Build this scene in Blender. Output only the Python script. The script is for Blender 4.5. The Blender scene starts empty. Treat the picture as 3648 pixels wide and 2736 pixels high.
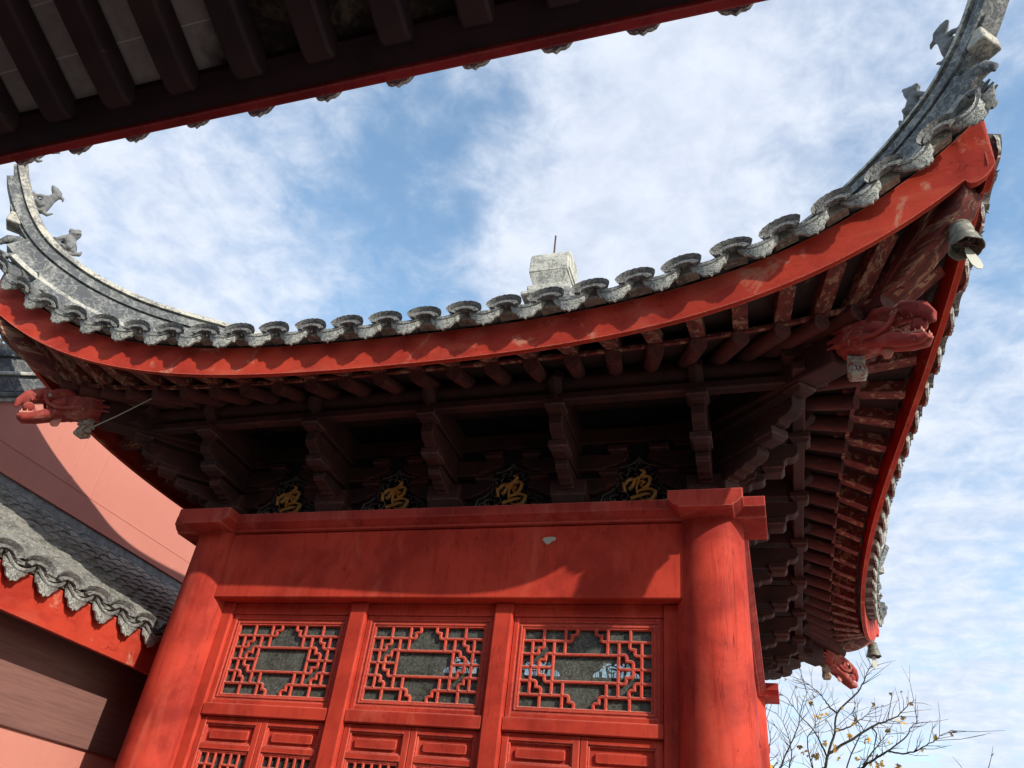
import bpy, bmesh, math, random
import numpy as np
from mathutils import Matrix, Vector, noise
random.seed(7)
R = math.radians
scene = bpy.context.scene
C = scene.collection

# ------------------------------------------------------------------ camera
cam_d = bpy.data.cameras.new('camera')
cam = bpy.data.objects.new('camera', cam_d); C.objects.link(cam)
cx = Vector((0.95275608, 0.28440266, 0.10663475))
cy = -Vector((-0.07959431, 0.57258581, -0.81597196))
cz = -Vector((-0.29312214, 0.76893473, 0.56817145))
M = Matrix((cx, cy, cz)).transposed().to_4x4()
M.translation = (2.055, -6.5, 1.6)
cam.matrix_world = M
cam_d.sensor_width = 36.0; cam_d.lens = 2754.35/3648*36
cam_d.clip_start = 0.05; cam_d.clip_end = 3000
scene.camera = cam

# ------------------------------------------------------------------ light
SUN_AZ, SUN_EL = 58.8, 28.2           # azimuth measured from -Y towards +X
az, el = R(SUN_AZ), R(SUN_EL)
to_sun = Vector((math.sin(az)*math.cos(el), -math.cos(az)*math.cos(el), math.sin(el)))
sd = bpy.data.lights.new('sun', 'SUN'); sd.energy = 3.1; sd.angle = R(0.5); sd.color = (1.0, 0.93, 0.82)
sun = bpy.data.objects.new('sun', sd); C.objects.link(sun)
sun.rotation_euler = to_sun.to_track_quat('Z', 'Y').to_euler()

world = bpy.data.worlds.new('World'); scene.world = world; world.use_nodes = True
wt = world.node_tree; wt.nodes.clear()
def wn(t, **k):
    n = wt.nodes.new(t)
    for a, b in k.items(): setattr(n, a, b)
    return n
sky = wn('ShaderNodeTexSky', sky_type='NISHITA', sun_disc=False, sun_elevation=el, sun_rotation=R(180-SUN_AZ), altitude=50, air_density=1.0, dust_density=0.6, ozone_density=1.6)
tc = wn('ShaderNodeTexCoord')
def wmath(op, a, b=None, c=None, clamp=False):
    n = wn('ShaderNodeMath', operation=op); n.use_clamp = clamp
    for i, v in enumerate((a, b, c)):
        if v is None: continue
        if isinstance(v, (int, float)): n.inputs[i].default_value = v
        else: wt.links.new(v, n.inputs[i])
    return n.outputs[0]
sep = wn('ShaderNodeSeparateXYZ'); wt.links.new(tc.outputs['Generated'], sep.inputs[0])
zz = wmath('MAXIMUM', wmath('ADD', sep.outputs[2], 0.12), 0.05)
comb = wn('ShaderNodeCombineXYZ')
wt.links.new(wmath('DIVIDE', sep.outputs[0], zz), comb.inputs[0]); wt.links.new(wmath('DIVIDE', sep.outputs[1], zz), comb.inputs[1])
def wnoise(scale, detail, rough, dist, off):
    mp = wn('ShaderNodeMapping'); mp.inputs['Location'].default_value = off; wt.links.new(comb.outputs[0], mp.inputs[0])
    n = wn('ShaderNodeTexNoise'); n.inputs['Scale'].default_value = scale; n.inputs['Detail'].default_value = detail
    n.inputs['Roughness'].default_value = rough; n.inputs['Distortion'].default_value = dist
    wt.links.new(mp.outputs[0], n.inputs['Vector']); return n.outputs['Fac']
n1 = wnoise(2.6, 7, 0.55, 0.25, (3.1, 1.7, 0)); n2 = wnoise(13.0, 8, 0.62, 0.25, (0.3, 5.0, 0)); n3 = wnoise(1.1, 3, 0.5, 0.3, (7.3, 2.2, 0))
dens = wmath('ADD', wmath('ADD', wmath('MULTIPLY', wmath('SUBTRACT', n1, 0.5), 1.7), wmath('MULTIPLY', wmath('SUBTRACT', n2, 0.5), 1.3)), wmath('MULTIPLY', wmath('SUBTRACT', n3, 0.5), 0.5))
def camdir(u, v):   # a direction of the sky, from where it stands in the photograph (3648 x 2736)
    return (cx*((u-1824)/2754.35) - cy*((v-1368)/2754.35) - cz).normalized()
LOBES = [  # direction, tightness, amount (clear sky negative, cloud positive)
 ((1480, 740), 150, -0.36), ((1450, 930), 150, -0.42), ((1850, 300), 120, -0.26), ((1640, 480), 160, -0.22), ((1580, 1020), 160, -0.2),
 ((3600, 900), 60, -0.38), ((3480, 300), 70, -0.36), ((3560, 2000), 60, -0.26), ((1300, 560), 160, -0.12),
 ((2500, 350), 22, 0.62), ((700, 800), 40, 0.42), ((2150, 800), 60, 0.28), ((3300, 2300), 40, 0.50), ((3450, 1550), 70, 0.22), ((1250, 1050), 200, 0.1)]
for (uv, k, a) in LOBES:
    d = camdir(*uv)
    dt = wn('ShaderNodeVectorMath', operation='DOT_PRODUCT'); wt.links.new(tc.outputs['Generated'], dt.inputs[0]); dt.inputs[1].default_value = d
    g = wmath('EXPONENT', wmath('MULTIPLY', wmath('SUBTRACT', dt.outputs['Value'], 1.0), float(k)))
    dens = wmath('ADD', dens, wmath('MULTIPLY', g, float(a)))
mr = wn('ShaderNodeMapRange', interpolation_type='SMOOTHSTEP'); wt.links.new(dens, mr.inputs[0])
mr.inputs[1].default_value = -0.66; mr.inputs[2].default_value = 0.56
CLOUD = wn('ShaderNodeMix', data_type='RGBA')
mr2 = wn('ShaderNodeMapRange'); wt.links.new(n2, mr2.inputs[0]); mr2.inputs[1].default_value = 0.35; mr2.inputs[2].default_value = 0.65
wt.links.new(mr2.outputs[0], CLOUD.inputs[0])
CLOUD.inputs[6].default_value = (3.0, 3.35, 4.05, 1); CLOUD.inputs[7].default_value = (3.75, 4.05, 4.6, 1)
SK = wn('ShaderNodeMix', data_type='RGBA', blend_type='MULTIPLY'); SK.inputs[0].default_value = 1.0
wt.links.new(sky.outputs[0], SK.inputs[6]); SK.inputs[7].default_value = (1.38, 1.47, 1.34, 1)
MX = wn('ShaderNodeMix', data_type='RGBA'); wt.links.new(wmath('MULTIPLY', mr.outputs[0], 0.95), MX.inputs[0])
wt.links.new(SK.outputs[2], MX.inputs[6]); wt.links.new(CLOUD.outputs[2], MX.inputs[7])
bg = wn('ShaderNodeBackground'); bg.inputs[1].default_value = 0.15; wt.links.new(MX.outputs[2], bg.inputs[0])
wo = wn('ShaderNodeOutputWorld'); wt.links.new(bg.outputs[0], wo.inputs[0])
vs = scene.view_settings; vs.view_transform = 'Standard'; vs.look = 'None'; vs.exposure = 0.62; vs.gamma = 1.0; vs.use_curve_mapping = False
scene.cycles.use_denoising = True
scene.cycles.max_bounces = 8; scene.cycles.diffuse_bounces = 4; scene.cycles.glossy_bounces = 3; scene.cycles.transparent_max_bounces = 12

# ------------------------------------------------------------------ materials
class NT:
    def __init__(s, name, rough=0.6, spec=0.3, metal=0.0):
        s.m = bpy.data.materials.new(name); s.m.use_nodes = True; s.t = s.m.node_tree
        s.b = s.t.nodes['Principled BSDF']; s.b.inputs['Roughness'].default_value = rough
        s.b.inputs['Specular IOR Level'].default_value = spec; s.b.inputs['Metallic'].default_value = metal
        s.geo = s.n('ShaderNodeNewGeometry'); s.tc = s.n('ShaderNodeTexCoord')
    def n(s, t, **k):
        x = s.t.nodes.new(t)
        for a, b in k.items(): setattr(x, a, b)
        return x
    def l(s, a, b): s.t.links.new(a, b)
    def pos(s, scale=(1, 1, 1), obj=False, rnd=False):
        mp = s.n('ShaderNodeMapping'); mp.inputs['Scale'].default_value = scale
        src = s.tc.outputs['Object'] if obj else s.geo.outputs['Position']
        s.l(src, mp.inputs[0])
        if rnd:
            oi = s.n('ShaderNodeObjectInfo'); v = s.n('ShaderNodeVectorMath', operation='SCALE'); v.inputs[0].default_value = (37., 91., 53.)
            s.l(oi.outputs['Random'], v.inputs['Scale']); a = s.n('ShaderNodeVectorMath', operation='ADD'); s.l(mp.outputs[0], a.inputs[0]); s.l(v.outputs[0], a.inputs[1])
            return a.outputs[0]
        return mp.outputs[0]
    def noise(s, vec, scale, detail=5, rough=0.6, dist=0.0):
        n = s.n('ShaderNodeTexNoise'); s.l(vec, n.inputs['Vector'])
        n.inputs['Scale'].default_value = scale; n.inputs['Detail'].default_value = detail; n.inputs['Roughness'].default_value = rough; n.inputs['Distortion'].default_value = dist
        return n.outputs['Fac']
    def ramp(s, fac, lo, hi, a=0.0, b=1.0):
        n = s.n('ShaderNodeMapRange', interpolation_type='SMOOTHSTEP'); s.l(fac, n.inputs[0])
        n.inputs[1].default_value = lo; n.inputs[2].default_value = hi; n.inputs[3].default_value = a; n.inputs[4].default_value = b
        return n.outputs[0]
    def mix(s, fac, a, b, mode='MIX'):
        n = s.n('ShaderNodeMix', data_type='RGBA', blend_type=mode)
        for i, v in ((0, fac), (6, a), (7, b)):
            if isinstance(v, (int, float)): n.inputs[i].default_value = v
            elif isinstance(v, tuple): n.inputs[i].default_value = v + (1,)
            else: s.l(v, n.inputs[i])
        return n.outputs[2]
    def math(s, op, a, b):
        n = s.n('ShaderNodeMath', operation=op)
        for i, v in ((0, a), (1, b)):
            if isinstance(v, (int, float)): n.inputs[i].default_value = v
            else: s.l(v, n.inputs[i])
        return n.outputs[0]
    def col(s, c):
        if isinstance(c, tuple): s.b.inputs['Base Color'].default_value = c + (1,)
        else: s.l(c, s.b.inputs['Base Color'])
    def bump(s, h, strength=0.3, dist=0.01):
        n = s.n('ShaderNodeBump'); n.inputs['Strength'].default_value = strength; n.inputs['Distance'].default_value = dist
        s.l(h, n.inputs['Height']); s.l(n.outputs[0], s.b.inputs['Normal'])
    def edge(s, col, edge_highlight, amt, nz):
        bv = s.n('ShaderNodeBevel'); bv.samples = 4; bv.inputs['Radius'].default_value = 0.012
        d = s.n('ShaderNodeVectorMath', operation='DOT_PRODUCT'); s.l(bv.outputs[0], d.inputs[0]); s.l(s.geo.outputs['Normal'], d.inputs[1])
        e = s.math('MULTIPLY', s.ramp(d.outputs['Value'], 0.99, 0.86, 0, amt), s.ramp(nz, 0.35, 0.6, 0.35, 1))
        col = s.mix(e, col, tuple(min(0.75, x*1.15+0.07) for x in edge_highlight))  # bright edge highlights painted into the base colour, broken up by noise
        sp = s.n('ShaderNodeSeparateXYZ'); s.l(s.geo.outputs['True Normal'], sp.inputs[0])
        return s.mix(s.math('MULTIPLY', s.ramp(sp.outputs[2], 0.45, 0.9, 0, 0.55), s.ramp(nz, 0.3, 0.55, 0.4, 1)), col, (0.50, 0.34, 0.27))
    def rough(s, f): s.l(f, s.b.inputs['Roughness'])

def red_paint(name, base, dark, light, patch=None, patch_lo=0.62, patch_hi=0.7, stretch=(1, 1, 0.25), rough=0.68, pscale=2.2, edge=0.8):
    k = NT(name, rough, 0.14); p = k.pos(); ps = k.pos(stretch)
    a = k.noise(p, 2.3, 6, 0.62, 0.4); b = k.noise(ps, 14, 6, 0.65, 0.5); c = k.noise(p, 60, 4, 0.6)
    col = k.mix(k.ramp(a, 0.36, 0.68), base, dark)
    col = k.mix(k.ramp(b, 0.5, 0.72, 0, 0.75), col, dark)
    col = k.mix(k.ramp(k.noise(ps, 5, 5, 0.6, 0.8), 0.5, 0.8, 0, 0.7), col, light)
    col = k.mix(k.ramp(c, 0.62, 0.72, 0, 0.35), col, light)
    ln = k.math('ABSOLUTE', k.math('SUBTRACT', k.noise(k.pos((stretch[0]*1.0, stretch[1]*1.0, stretch[2]*0.35)), 17, 3, 0.5, 0.2), 0.5), 0.0)
    col = k.mix(k.math('MULTIPLY', k.ramp(ln, 0.010, 0.0), k.ramp(k.noise(p, 2.6, 4, 0.6), 0.48, 0.62, 0, 0.75)), col, tuple(x*0.45 for x in dark))
    chips = k.ramp(k.noise(k.pos((1, 1, 0.45)), 38, 3, 0.55, 0.3), 0.70, 0.74, 0, 0.8); msk = k.ramp(k.noise(p, 1.7, 4, 0.6), 0.46, 0.62)
    col = k.mix(k.math('MULTIPLY', chips, msk), col, tuple(x*0.5 for x in dark))
    if patch:
        col = k.mix(k.ramp(k.noise(p, pscale, 7, 0.68, 0.6), patch_lo, patch_hi, 0, 0.75), col, patch)
    if edge: col = k.edge(col, light, edge, c)
    k.col(col); k.bump(k.math('ADD', k.math('MULTIPLY', b, 0.6), k.math('MULTIPLY', c, 0.4)), 0.25, 0.006)
    k.rough(k.ramp(b, 0.3, 0.8, rough-0.08, rough+0.2))
    return k.m
m_red = red_paint('red_paint', (0.51, 0.050, 0.027), (0.31, 0.026, 0.016), (0.58, 0.105, 0.062))
m_redcol = red_paint('red_column_paint', (0.51, 0.053, 0.030), (0.26, 0.022, 0.015), (0.58, 0.115, 0.07), stretch=(1, 1, 0.16))
m_reddull = red_paint('dull_red_paint', (0.46, 0.055, 0.038), (0.26, 0.026, 0.02), (0.55, 0.15, 0.11), patch=(0.5, 0.3, 0.24), patch_lo=0.72, patch_hi=0.8, pscale=9)
m_fascia = red_paint('fascia_red_paint', (0.53, 0.056, 0.029), (0.35, 0.030, 0.018), (0.60, 0.14, 0.085), patch=(0.58, 0.26, 0.17), patch_lo=0.58, patch_hi=0.68, stretch=(0.3, 0.3, 1), pscale=3.4)

def wood(name, base, dark, worn, worn_lo, worn_hi, obj=False, sc=(1, 1, 1), wamt=0.85, ps=3.0, edge=0):
    k = NT(name, 0.7, 0.2); p = k.pos(sc, obj, obj); q = k.pos((6, 6, 6))
    a = k.noise(p, 4, 6, 0.65, 0.6); b = k.noise(p, 22, 6, 0.7, 0.3)
    col = k.mix(k.ramp(a, 0.35, 0.7), base, dark); col = k.mix(k.ramp(b, 0.55, 0.8, 0, 0.6), col, dark)
    col = k.mix(k.ramp(k.noise(p, ps, 7, 0.7, 0.9), worn_lo, worn_hi, 0, wamt), col, worn)
    if edge: col = k.edge(col, worn, edge, b)
    k.col(col); k.bump(b, 0.35, 0.006); return k.m
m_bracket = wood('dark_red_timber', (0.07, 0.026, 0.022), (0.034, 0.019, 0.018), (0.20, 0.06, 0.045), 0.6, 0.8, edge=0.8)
m_raft = wood('rafter_red_timber', (0.20, 0.045, 0.036), (0.08, 0.032, 0.027), (0.40, 0.24, 0.15), 0.51, 0.60, True, (6, 1.6, 6))
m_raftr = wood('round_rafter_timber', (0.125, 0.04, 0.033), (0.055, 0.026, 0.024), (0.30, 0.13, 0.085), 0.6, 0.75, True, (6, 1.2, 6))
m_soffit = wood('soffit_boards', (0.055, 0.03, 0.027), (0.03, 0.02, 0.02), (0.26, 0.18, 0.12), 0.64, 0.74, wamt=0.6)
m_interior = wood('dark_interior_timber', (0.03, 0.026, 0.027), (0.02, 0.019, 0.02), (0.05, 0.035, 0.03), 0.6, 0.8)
m_halltimber = wood('hall_dark_timber', (0.05, 0.027, 0.03), (0.03, 0.02, 0.024), (0.26, 0.13, 0.08), 0.66, 0.76, False, (1, 1, 1), 0.7, 2.0)
m_hallred = red_paint('hall_red_edge', (0.30, 0.026, 0.03), (0.17, 0.016, 0.018), (0.32, 0.08, 0.06))
m_dragon = red_paint('dragon_red_paint', (0.34, 0.055, 0.045), (0.20, 0.03, 0.026), (0.52, 0.22, 0.16), patch=(0.50, 0.31, 0.22), patch_lo=0.54, patch_hi=0.74, pscale=9)

def tile_mat(name, dark, mid, lichen, lo, hi):
    k = NT(name, 0.85, 0.15); p = k.pos()
    a = k.noise(p, 9, 7, 0.7, 0.3); b = k.noise(p, 45, 5, 0.7)
    col = k.mix(k.ramp(a, 0.35, 0.65), dark, mid)
    col = k.mix(k.ramp(b, lo, hi, 0, 0.8), col, lichen); k.col(col); k.bump(b, 0.5, 0.008); return k.m
m_tile = tile_mat('grey_roof_tile', (0.07, 0.072, 0.075), (0.17, 0.17, 0.165), (0.42, 0.40, 0.35), 0.56, 0.72)
m_galtile = tile_mat('gallery_roof_tile', (0.12, 0.118, 0.11), (0.25, 0.243, 0.22), (0.46, 0.44, 0.37), 0.5, 0.68)
m_mortar = tile_mat('roof_mortar', (0.15, 0.13, 0.11), (0.32, 0.28, 0.22), (0.55, 0.50, 0.42), 0.5, 0.7)
def face_mat(name, hi, lo_, lich_c, amt):
    k = NT(name, 0.8, 0.15); p = k.pos((1, 1, 1), True, True)
    w_ = k.n('ShaderNodeTexNoise'); k.l(p, w_.inputs['Vector']); w_.inputs['Scale'].default_value = 34; w_.inputs['Detail'].default_value = 2; w_.inputs['Distortion'].default_value = 1.2
    v = k.math('ABSOLUTE', k.math('SUBTRACT', w_.outputs['Fac'], 0.5), 0.0)
    g = k.ramp(v, 0.008, 0.05)
    lich = k.noise(p, 14, 5, 0.7); fine = k.noise(p, 60, 4, 0.7)
    col = k.mix(g, lo_, hi); col = k.mix(k.ramp(lich, 0.5, 0.66, 0, amt), col, lich_c); col = k.mix(k.ramp(fine, 0.56, 0.7, 0, 0.25), col, lo_)
    k.col(col); k.bump(k.math('ADD', k.math('MULTIPLY', g, 0.7), k.math('MULTIPLY', fine, 0.3)), 0.8, 0.01); return k.m
m_face = face_mat('carved_tile_face', (0.40, 0.405, 0.37), (0.17, 0.17, 0.16), (0.56, 0.55, 0.49), 0.6)
m_cap = face_mat('carved_cap_tile', (0.24, 0.24, 0.23), (0.10, 0.10, 0.10), (0.36, 0.35, 0.32), 0.5)

def plaster(name, grey, cream, lo, hi, vs=9.0, sc=(1, 1, 1)):
    k = NT(name, 0.88, 0.12); p = k.pos(sc)
    nz = k.n('ShaderNodeTexNoise'); k.l(p, nz.inputs['Vector']); nz.inputs['Scale'].default_value = 14; nz.inputs['Detail'].default_value = 4
    vm = k.n('ShaderNodeVectorMath', operation='MULTIPLY_ADD'); k.l(nz.outputs['Color'], vm.inputs[0]); vm.inputs[1].default_value = (0.12,)*3; k.l(p, vm.inputs[2])
    v = k.n('ShaderNodeTexVoronoi', feature='DISTANCE_TO_EDGE'); v.inputs['Scale'].default_value = vs; k.l(vm.outputs[0], v.inputs['Vector'])
    crack = k.ramp(v.outputs['Distance'], 0.0, 0.05, 1, 0)
    a = k.noise(p, 6, 9, 0.75, 0.5); b = k.noise(p, 40, 6, 0.72, 0.4)
    col = k.mix(k.ramp(k.math('ADD', k.math('MULTIPLY', a, 0.55), k.math('MULTIPLY', b, 0.45)), lo, hi), grey, cream)
    col = k.mix(k.math('MULTIPLY', crack, 0.28), col, (0.55, 0.54, 0.49))
    col = k.mix(k.ramp(k.noise(p, 3, 6, 0.6), 0.62, 0.75, 0, 0.35), col, (0.45, 0.36, 0.22))
    k.col(col); k.bump(b, 0.5, 0.01); return k.m
m_ridge = plaster('weathered_ridge_plaster', (0.10, 0.105, 0.112), (0.31, 0.31, 0.29), 0.46, 0.62, 9.0)
m_ridgetop = plaster('ridge_cap_plaster', (0.16, 0.155, 0.145), (0.47, 0.44, 0.37), 0.44, 0.56, 16.0)
m_finial = plaster('whitewashed_finial_plaster', (0.22, 0.22, 0.205), (0.52, 0.50, 0.44), 0.43, 0.55, 5.0)
m_strip = plaster('grey_flashing_plaster', (0.21, 0.215, 0.22), (0.36, 0.36, 0.35), 0.42, 0.62, 3.0)
k = NT('pink_wall_plaster', 0.85, 0.15); p = k.pos()
col = k.mix(k.ramp(k.noise(p, 1.2, 6, 0.6), 0.35, 0.7), (0.58, 0.225, 0.175), (0.62, 0.26, 0.20)); col = k.mix(k.ramp(k.noise(k.pos((1, 1, 0.2)), 9, 6, 0.7), 0.62, 0.8, 0, 0.35), col, (0.50, 0.15, 0.12))
col = k.mix(k.ramp(k.noise(k.pos((7, 7, 0.35)), 4, 6, 0.7, 0.3), 0.56, 0.74, 0, 0.45), col, (0.42, 0.15, 0.12)); col = k.mix(k.ramp(k.noise(p, 3.5, 8, 0.72, 0.8), 0.60, 0.70, 0, 0.4), col, (0.66, 0.33, 0.26))
k.col(col); k.bump(k.noise(p, 50, 4, 0.6), 0.12, 0.004); m_pink = k.m
k = NT('gold_leaf', 0.45, 0.5, 0.1); p = k.pos(); k.col(k.mix(k.ramp(k.noise(p, 30, 4), 0.4, 0.7), (0.95, 0.58, 0.18), (0.72, 0.36, 0.09))); m_gold = k.m
k = NT('carved_screen_timber', 0.6, 0.3); k.col(k.mix(k.ramp(k.noise(k.pos(), 20, 4), 0.4, 0.7), (0.20, 0.19, 0.18), (0.11, 0.105, 0.10))); m_scroll = k.m
k = NT('bronze_patina', 0.6, 0.4, 0.3); p = k.pos(); k.col(k.mix(k.ramp(k.noise(p, 25, 5), 0.4, 0.65), (0.13, 0.125, 0.10), (0.25, 0.245, 0.20))); m_bell = k.m
k = NT('pale_metal_plate', 0.5, 0.4); k.col((0.42, 0.42, 0.34)); m_plate = k.m
k = NT('rusty_iron', 0.7, 0.3, 0.4); k.col((0.10, 0.06, 0.05)); m_iron = k.m
k = NT('stone_figure_grey', 0.8, 0.2); p = k.pos(); k.col(k.mix(k.ramp(k.noise(p, 20, 5), 0.4, 0.7), (0.20, 0.20, 0.20), (0.11, 0.11, 0.115))); k.bump(k.noise(p, 60, 3), 0.4, 0.004); m_stone = k.m
k = NT('pale_painted_wood', 0.7, 0.2); p = k.pos(); k.col(k.mix(k.ramp(k.noise(p, 40, 5), 0.42, 0.62), (0.40, 0.38, 0.31), (0.26, 0.12, 0.09))); m_pend = k.m
k = NT('pink_painted_wood', 0.7, 0.2); k.col((0.60, 0.24, 0.18)); m_pinkwood = k.m
k = NT('dusty_pane', 0.35, 0.4); p = k.pos()
dn = k.noise(p, 70, 6, 0.75); dn2 = k.noise(k.pos((1, 1, 0.4)), 7, 5, 0.6)
k.col(k.mix(k.ramp(dn, 0.4, 0.65), (0.12, 0.125, 0.108), (0.20, 0.205, 0.175)))
tr = k.n('ShaderNodeBsdfTransparent'); tr.inputs[0].default_value = (0.9, 0.93, 0.9, 1); ms = k.n('ShaderNodeMixShader')
k.l(k.ramp(k.math('ADD', k.math('MULTIPLY', dn, 0.6), k.math('MULTIPLY', dn2, 0.4)), 0.35, 0.62, 0.16, 0.60), ms.inputs[0]); k.l(tr.outputs[0], ms.inputs[1]); k.l(k.b.outputs[0], ms.inputs[2])
k.l(ms.outputs[0], k.t.nodes['Material Output'].inputs[0]); m_glass = k.m
k = NT('grey_soffit_brick', 0.9, 0.1); p = k.pos()
st = k.ramp(k.noise(p, 1.1, 4, 0.6), 0.5, 0.62); sx = k.n('ShaderNodeSeparateXYZ'); k.l(k.geo.outputs['Position'], sx.inputs[0])
wet = k.ramp(k.math('ADD', sx.outputs[0], k.math('MULTIPLY', k.noise(p, 2.2, 5, 0.6), 0.5)), 0.52, 0.64)
br = k.mix(k.ramp(k.noise(p, 25, 5), 0.3, 0.7), (0.33, 0.30, 0.295), (0.40, 0.365, 0.355))
ys = k.math('FRACT', k.math('DIVIDE', k.math('ADD', sx.outputs[1], 10.03), 0.17), 0.0)
joint = k.ramp(ys, 0.035, 0.02)
br = k.mix(joint, br, (0.62, 0.58, 0.55))
stain = k.mix(k.ramp(k.noise(p, 5, 7, 0.75, 0.6), 0.5, 0.68), (0.028, 0.022, 0.02), (0.13, 0.10, 0.075))
k.col(k.mix(wet, br, stain)); m_brick = k.m
k = NT('grey_stone_paving', 0.8, 0.2); p = k.pos()
bt = k.n('ShaderNodeTexBrick'); bt.inputs['Scale'].default_value = 1.0; bt.inputs['Color1'].default_value = (0.40, 0.375, 0.34, 1); bt.inputs['Color2'].default_value = (0.34, 0.32, 0.29, 1); bt.inputs['Mortar'].default_value = (0.12, 0.11, 0.10, 1); bt.inputs['Mortar Size'].default_value = 0.008; k.l(p, bt.inputs['Vector'])
k.col(k.mix(k.ramp(k.noise(p, 3, 6), 0.4, 0.7, 0, 0.4), bt.outputs[0], (0.2, 0.185, 0.165))); m_pave = k.m
k = NT('brown_lacquered_beam', 0.6, 0.25); p = k.pos((6, 0.5, 14)); k.col(k.mix(k.ramp(k.noise(p, 5, 8, 0.72, 0.3), 0.38, 0.66), (0.24, 0.12, 0.10), (0.18, 0.088, 0.075))); m_brown = k.m
k = NT('bark', 0.85, 0.1); k.col((0.045, 0.038, 0.034)); m_bark = k.m
k = NT('yellow_leaf', 0.6, 0.2); p = k.pos((1, 1, 1)); k.col(k.mix(k.ramp(k.noise(p, 6, 3), 0.42, 0.58), (0.62, 0.36, 0.05), (0.20, 0.13, 0.04))); m_leaf = k.m
k = NT('bare_primer_chip', 0.9, 0.1); k.col((0.42, 0.40, 0.33)); m_chip = k.m

# ------------------------------------------------------------------ mesh helpers
W = {}
class MB:
    def __init__(s): s.v = []; s.f = []
    def add(s, vs, fs):
        o = len(s.v); s.v += [tuple(x) for x in vs]; s.f += [tuple(i+o for i in f) for f in fs]; return s
    def box(s, x0, x1, y0, y1, z0, z1, M=None):
        vs = [Vector((x, y, z)) for z in (z0, z1) for y in (y0, y1) for x in (x0, x1)]
        if M: vs = [M @ v for v in vs]
        return s.add(vs, [(0, 2, 3, 1), (4, 5, 7, 6), (0, 1, 5, 4), (2, 6, 7, 3), (0, 4, 6, 2), (1, 3, 7, 5)])
    def prism(s, poly, a, b, fn):
        n = len(poly); vs = [fn(p, a) for p in poly] + [fn(p, b) for p in poly]
        return s.add(vs, [tuple(range(n-1, -1, -1)), tuple(range(n, 2*n))] + [(i, (i+1) % n, n+(i+1) % n, n+i) for i in range(n)])
    def tube(s, pts, rad, seg=8, squash=1.0, up=(0, 0, 1), cap=True):
        pts = [Vector(p) for p in pts]; n = len(pts)
        rad = [rad]*n if isinstance(rad, (int, float)) else rad
        up = Vector(up); vs = []; px = None
        for i, p in enumerate(pts):
            t = (pts[min(i+1, n-1)] - pts[max(i-1, 0)]).normalized()
            x = t.cross(up) if px is None else px - t*px.dot(t)
            if x.length < 1e-4: x = t.cross(Vector((1, 0.1, 0.2)))
            x.normalize(); px = x; y = x.cross(t).normalized()
            for j in range(seg):
                a = 2*math.pi*j/seg
                vs.append(p + x*(rad[i]*math.cos(a)) + y*(rad[i]*squash*math.sin(a)))
        fs = [(i*seg+j, i*seg+(j+1) % seg, (i+1)*seg+(j+1) % seg, (i+1)*seg+j) for i in range(n-1) for j in range(seg)]
        if cap: fs += [tuple(range(seg-1, -1, -1)), tuple(range((n-1)*seg, n*seg))]
        return s.add(vs, fs)
    def lathe(s, prof, seg=20, M=None, fn=None):
        vs = []
        for i, (r, z) in enumerate(prof):
            for j in range(seg):
                a = 2*math.pi*j/seg; rr = r if fn is None else fn(r, z, a, i)
                v = Vector((rr*math.cos(a), rr*math.sin(a), z)); vs.append(M @ v if M else v)
        n = len(prof)
        fs = [(i*seg+j, i*seg+(j+1) % seg, (i+1)*seg+(j+1) % seg, (i+1)*seg+j) for i in range(n-1) for j in range(seg)]
        fs += [tuple(range(seg-1, -1, -1)), tuple(range((n-1)*seg, n*seg))]
        return s.add(vs, fs)
    def grid(s, fn, us, vs_, flip=False):
        n = len(vs_); vs = [fn(u, v) for u in us for v in vs_]
        fs = [(i*n+j, (i+1)*n+j, (i+1)*n+j+1, i*n+j+1) for i in range(len(us)-1) for j in range(n-1)]
        if flip: fs = [f[::-1] for f in fs]
        return s.add(vs, fs)
    def sweep(s, prof_fn, ts, closed=True):
        """prof_fn(t) -> list of points (same count): skin them, cap the ends"""
        P = [prof_fn(t) for t in ts]; m = len(P[0]); vs = [p for q in P for p in q]
        k = m if closed else m-1
        fs = [(i*m+j, i*m+(j+1) % m, (i+1)*m+(j+1) % m, (i+1)*m+j) for i in range(len(ts)-1) for j in range(k)]
        if closed: fs += [tuple(range(m-1, -1, -1)), tuple(range((len(ts)-1)*m, len(ts)*m))]
        return s.add(vs, fs)
    def mesh(s, name, mat, smooth=35, fix=True):
        me = bpy.data.meshes.new(name); me.from_pydata(s.v, [], s.f); me.update()
        if fix:
            bm = bmesh.new(); bm.from_mesh(me); bmesh.ops.recalc_face_normals(bm, faces=bm.faces); bm.to_mesh(me); bm.free()
        me.materials.append(mat)
        if smooth:
            me.polygons.foreach_set('use_smooth', [True]*len(me.polygons)); me.set_sharp_from_angle(angle=R(smooth))
        return me
    def build(s, name, mat, parent=None, M=None, bevel=0, smooth=35, fix=True):
        return link(name, s.mesh(name, mat, smooth, fix), parent, M, bevel)
def link(name, me, parent=None, M=None, bevel=0):
    o = bpy.data.objects.new(name, me); C.objects.link(o); M = M.copy() if M else Matrix()
    if parent:
        o.parent = parent; o.matrix_parent_inverse = W[parent].inverted()
    o.matrix_basis = M; W[o] = M
    if bevel:
        b = o.modifiers.new('bevel', 'BEVEL'); b.width = bevel; b.segments = 2; b.limit_method = 'ANGLE'; b.angle_limit = R(40)
    return o
def tag(o, label=None, cat=None, group=None, kind=None):
    for a, b in (('label', label), ('category', cat), ('group', group), ('kind', kind)):
        if b: o[a] = b
    return o
def thing(name, loc, label, cat, group=None):
    o = bpy.data.objects.new(name, None); C.objects.link(o); o.empty_display_size = 0.2
    o.matrix_basis = Matrix.Translation(loc); W[o] = Matrix.Translation(loc)
    return tag(o, label, cat, group)
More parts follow.
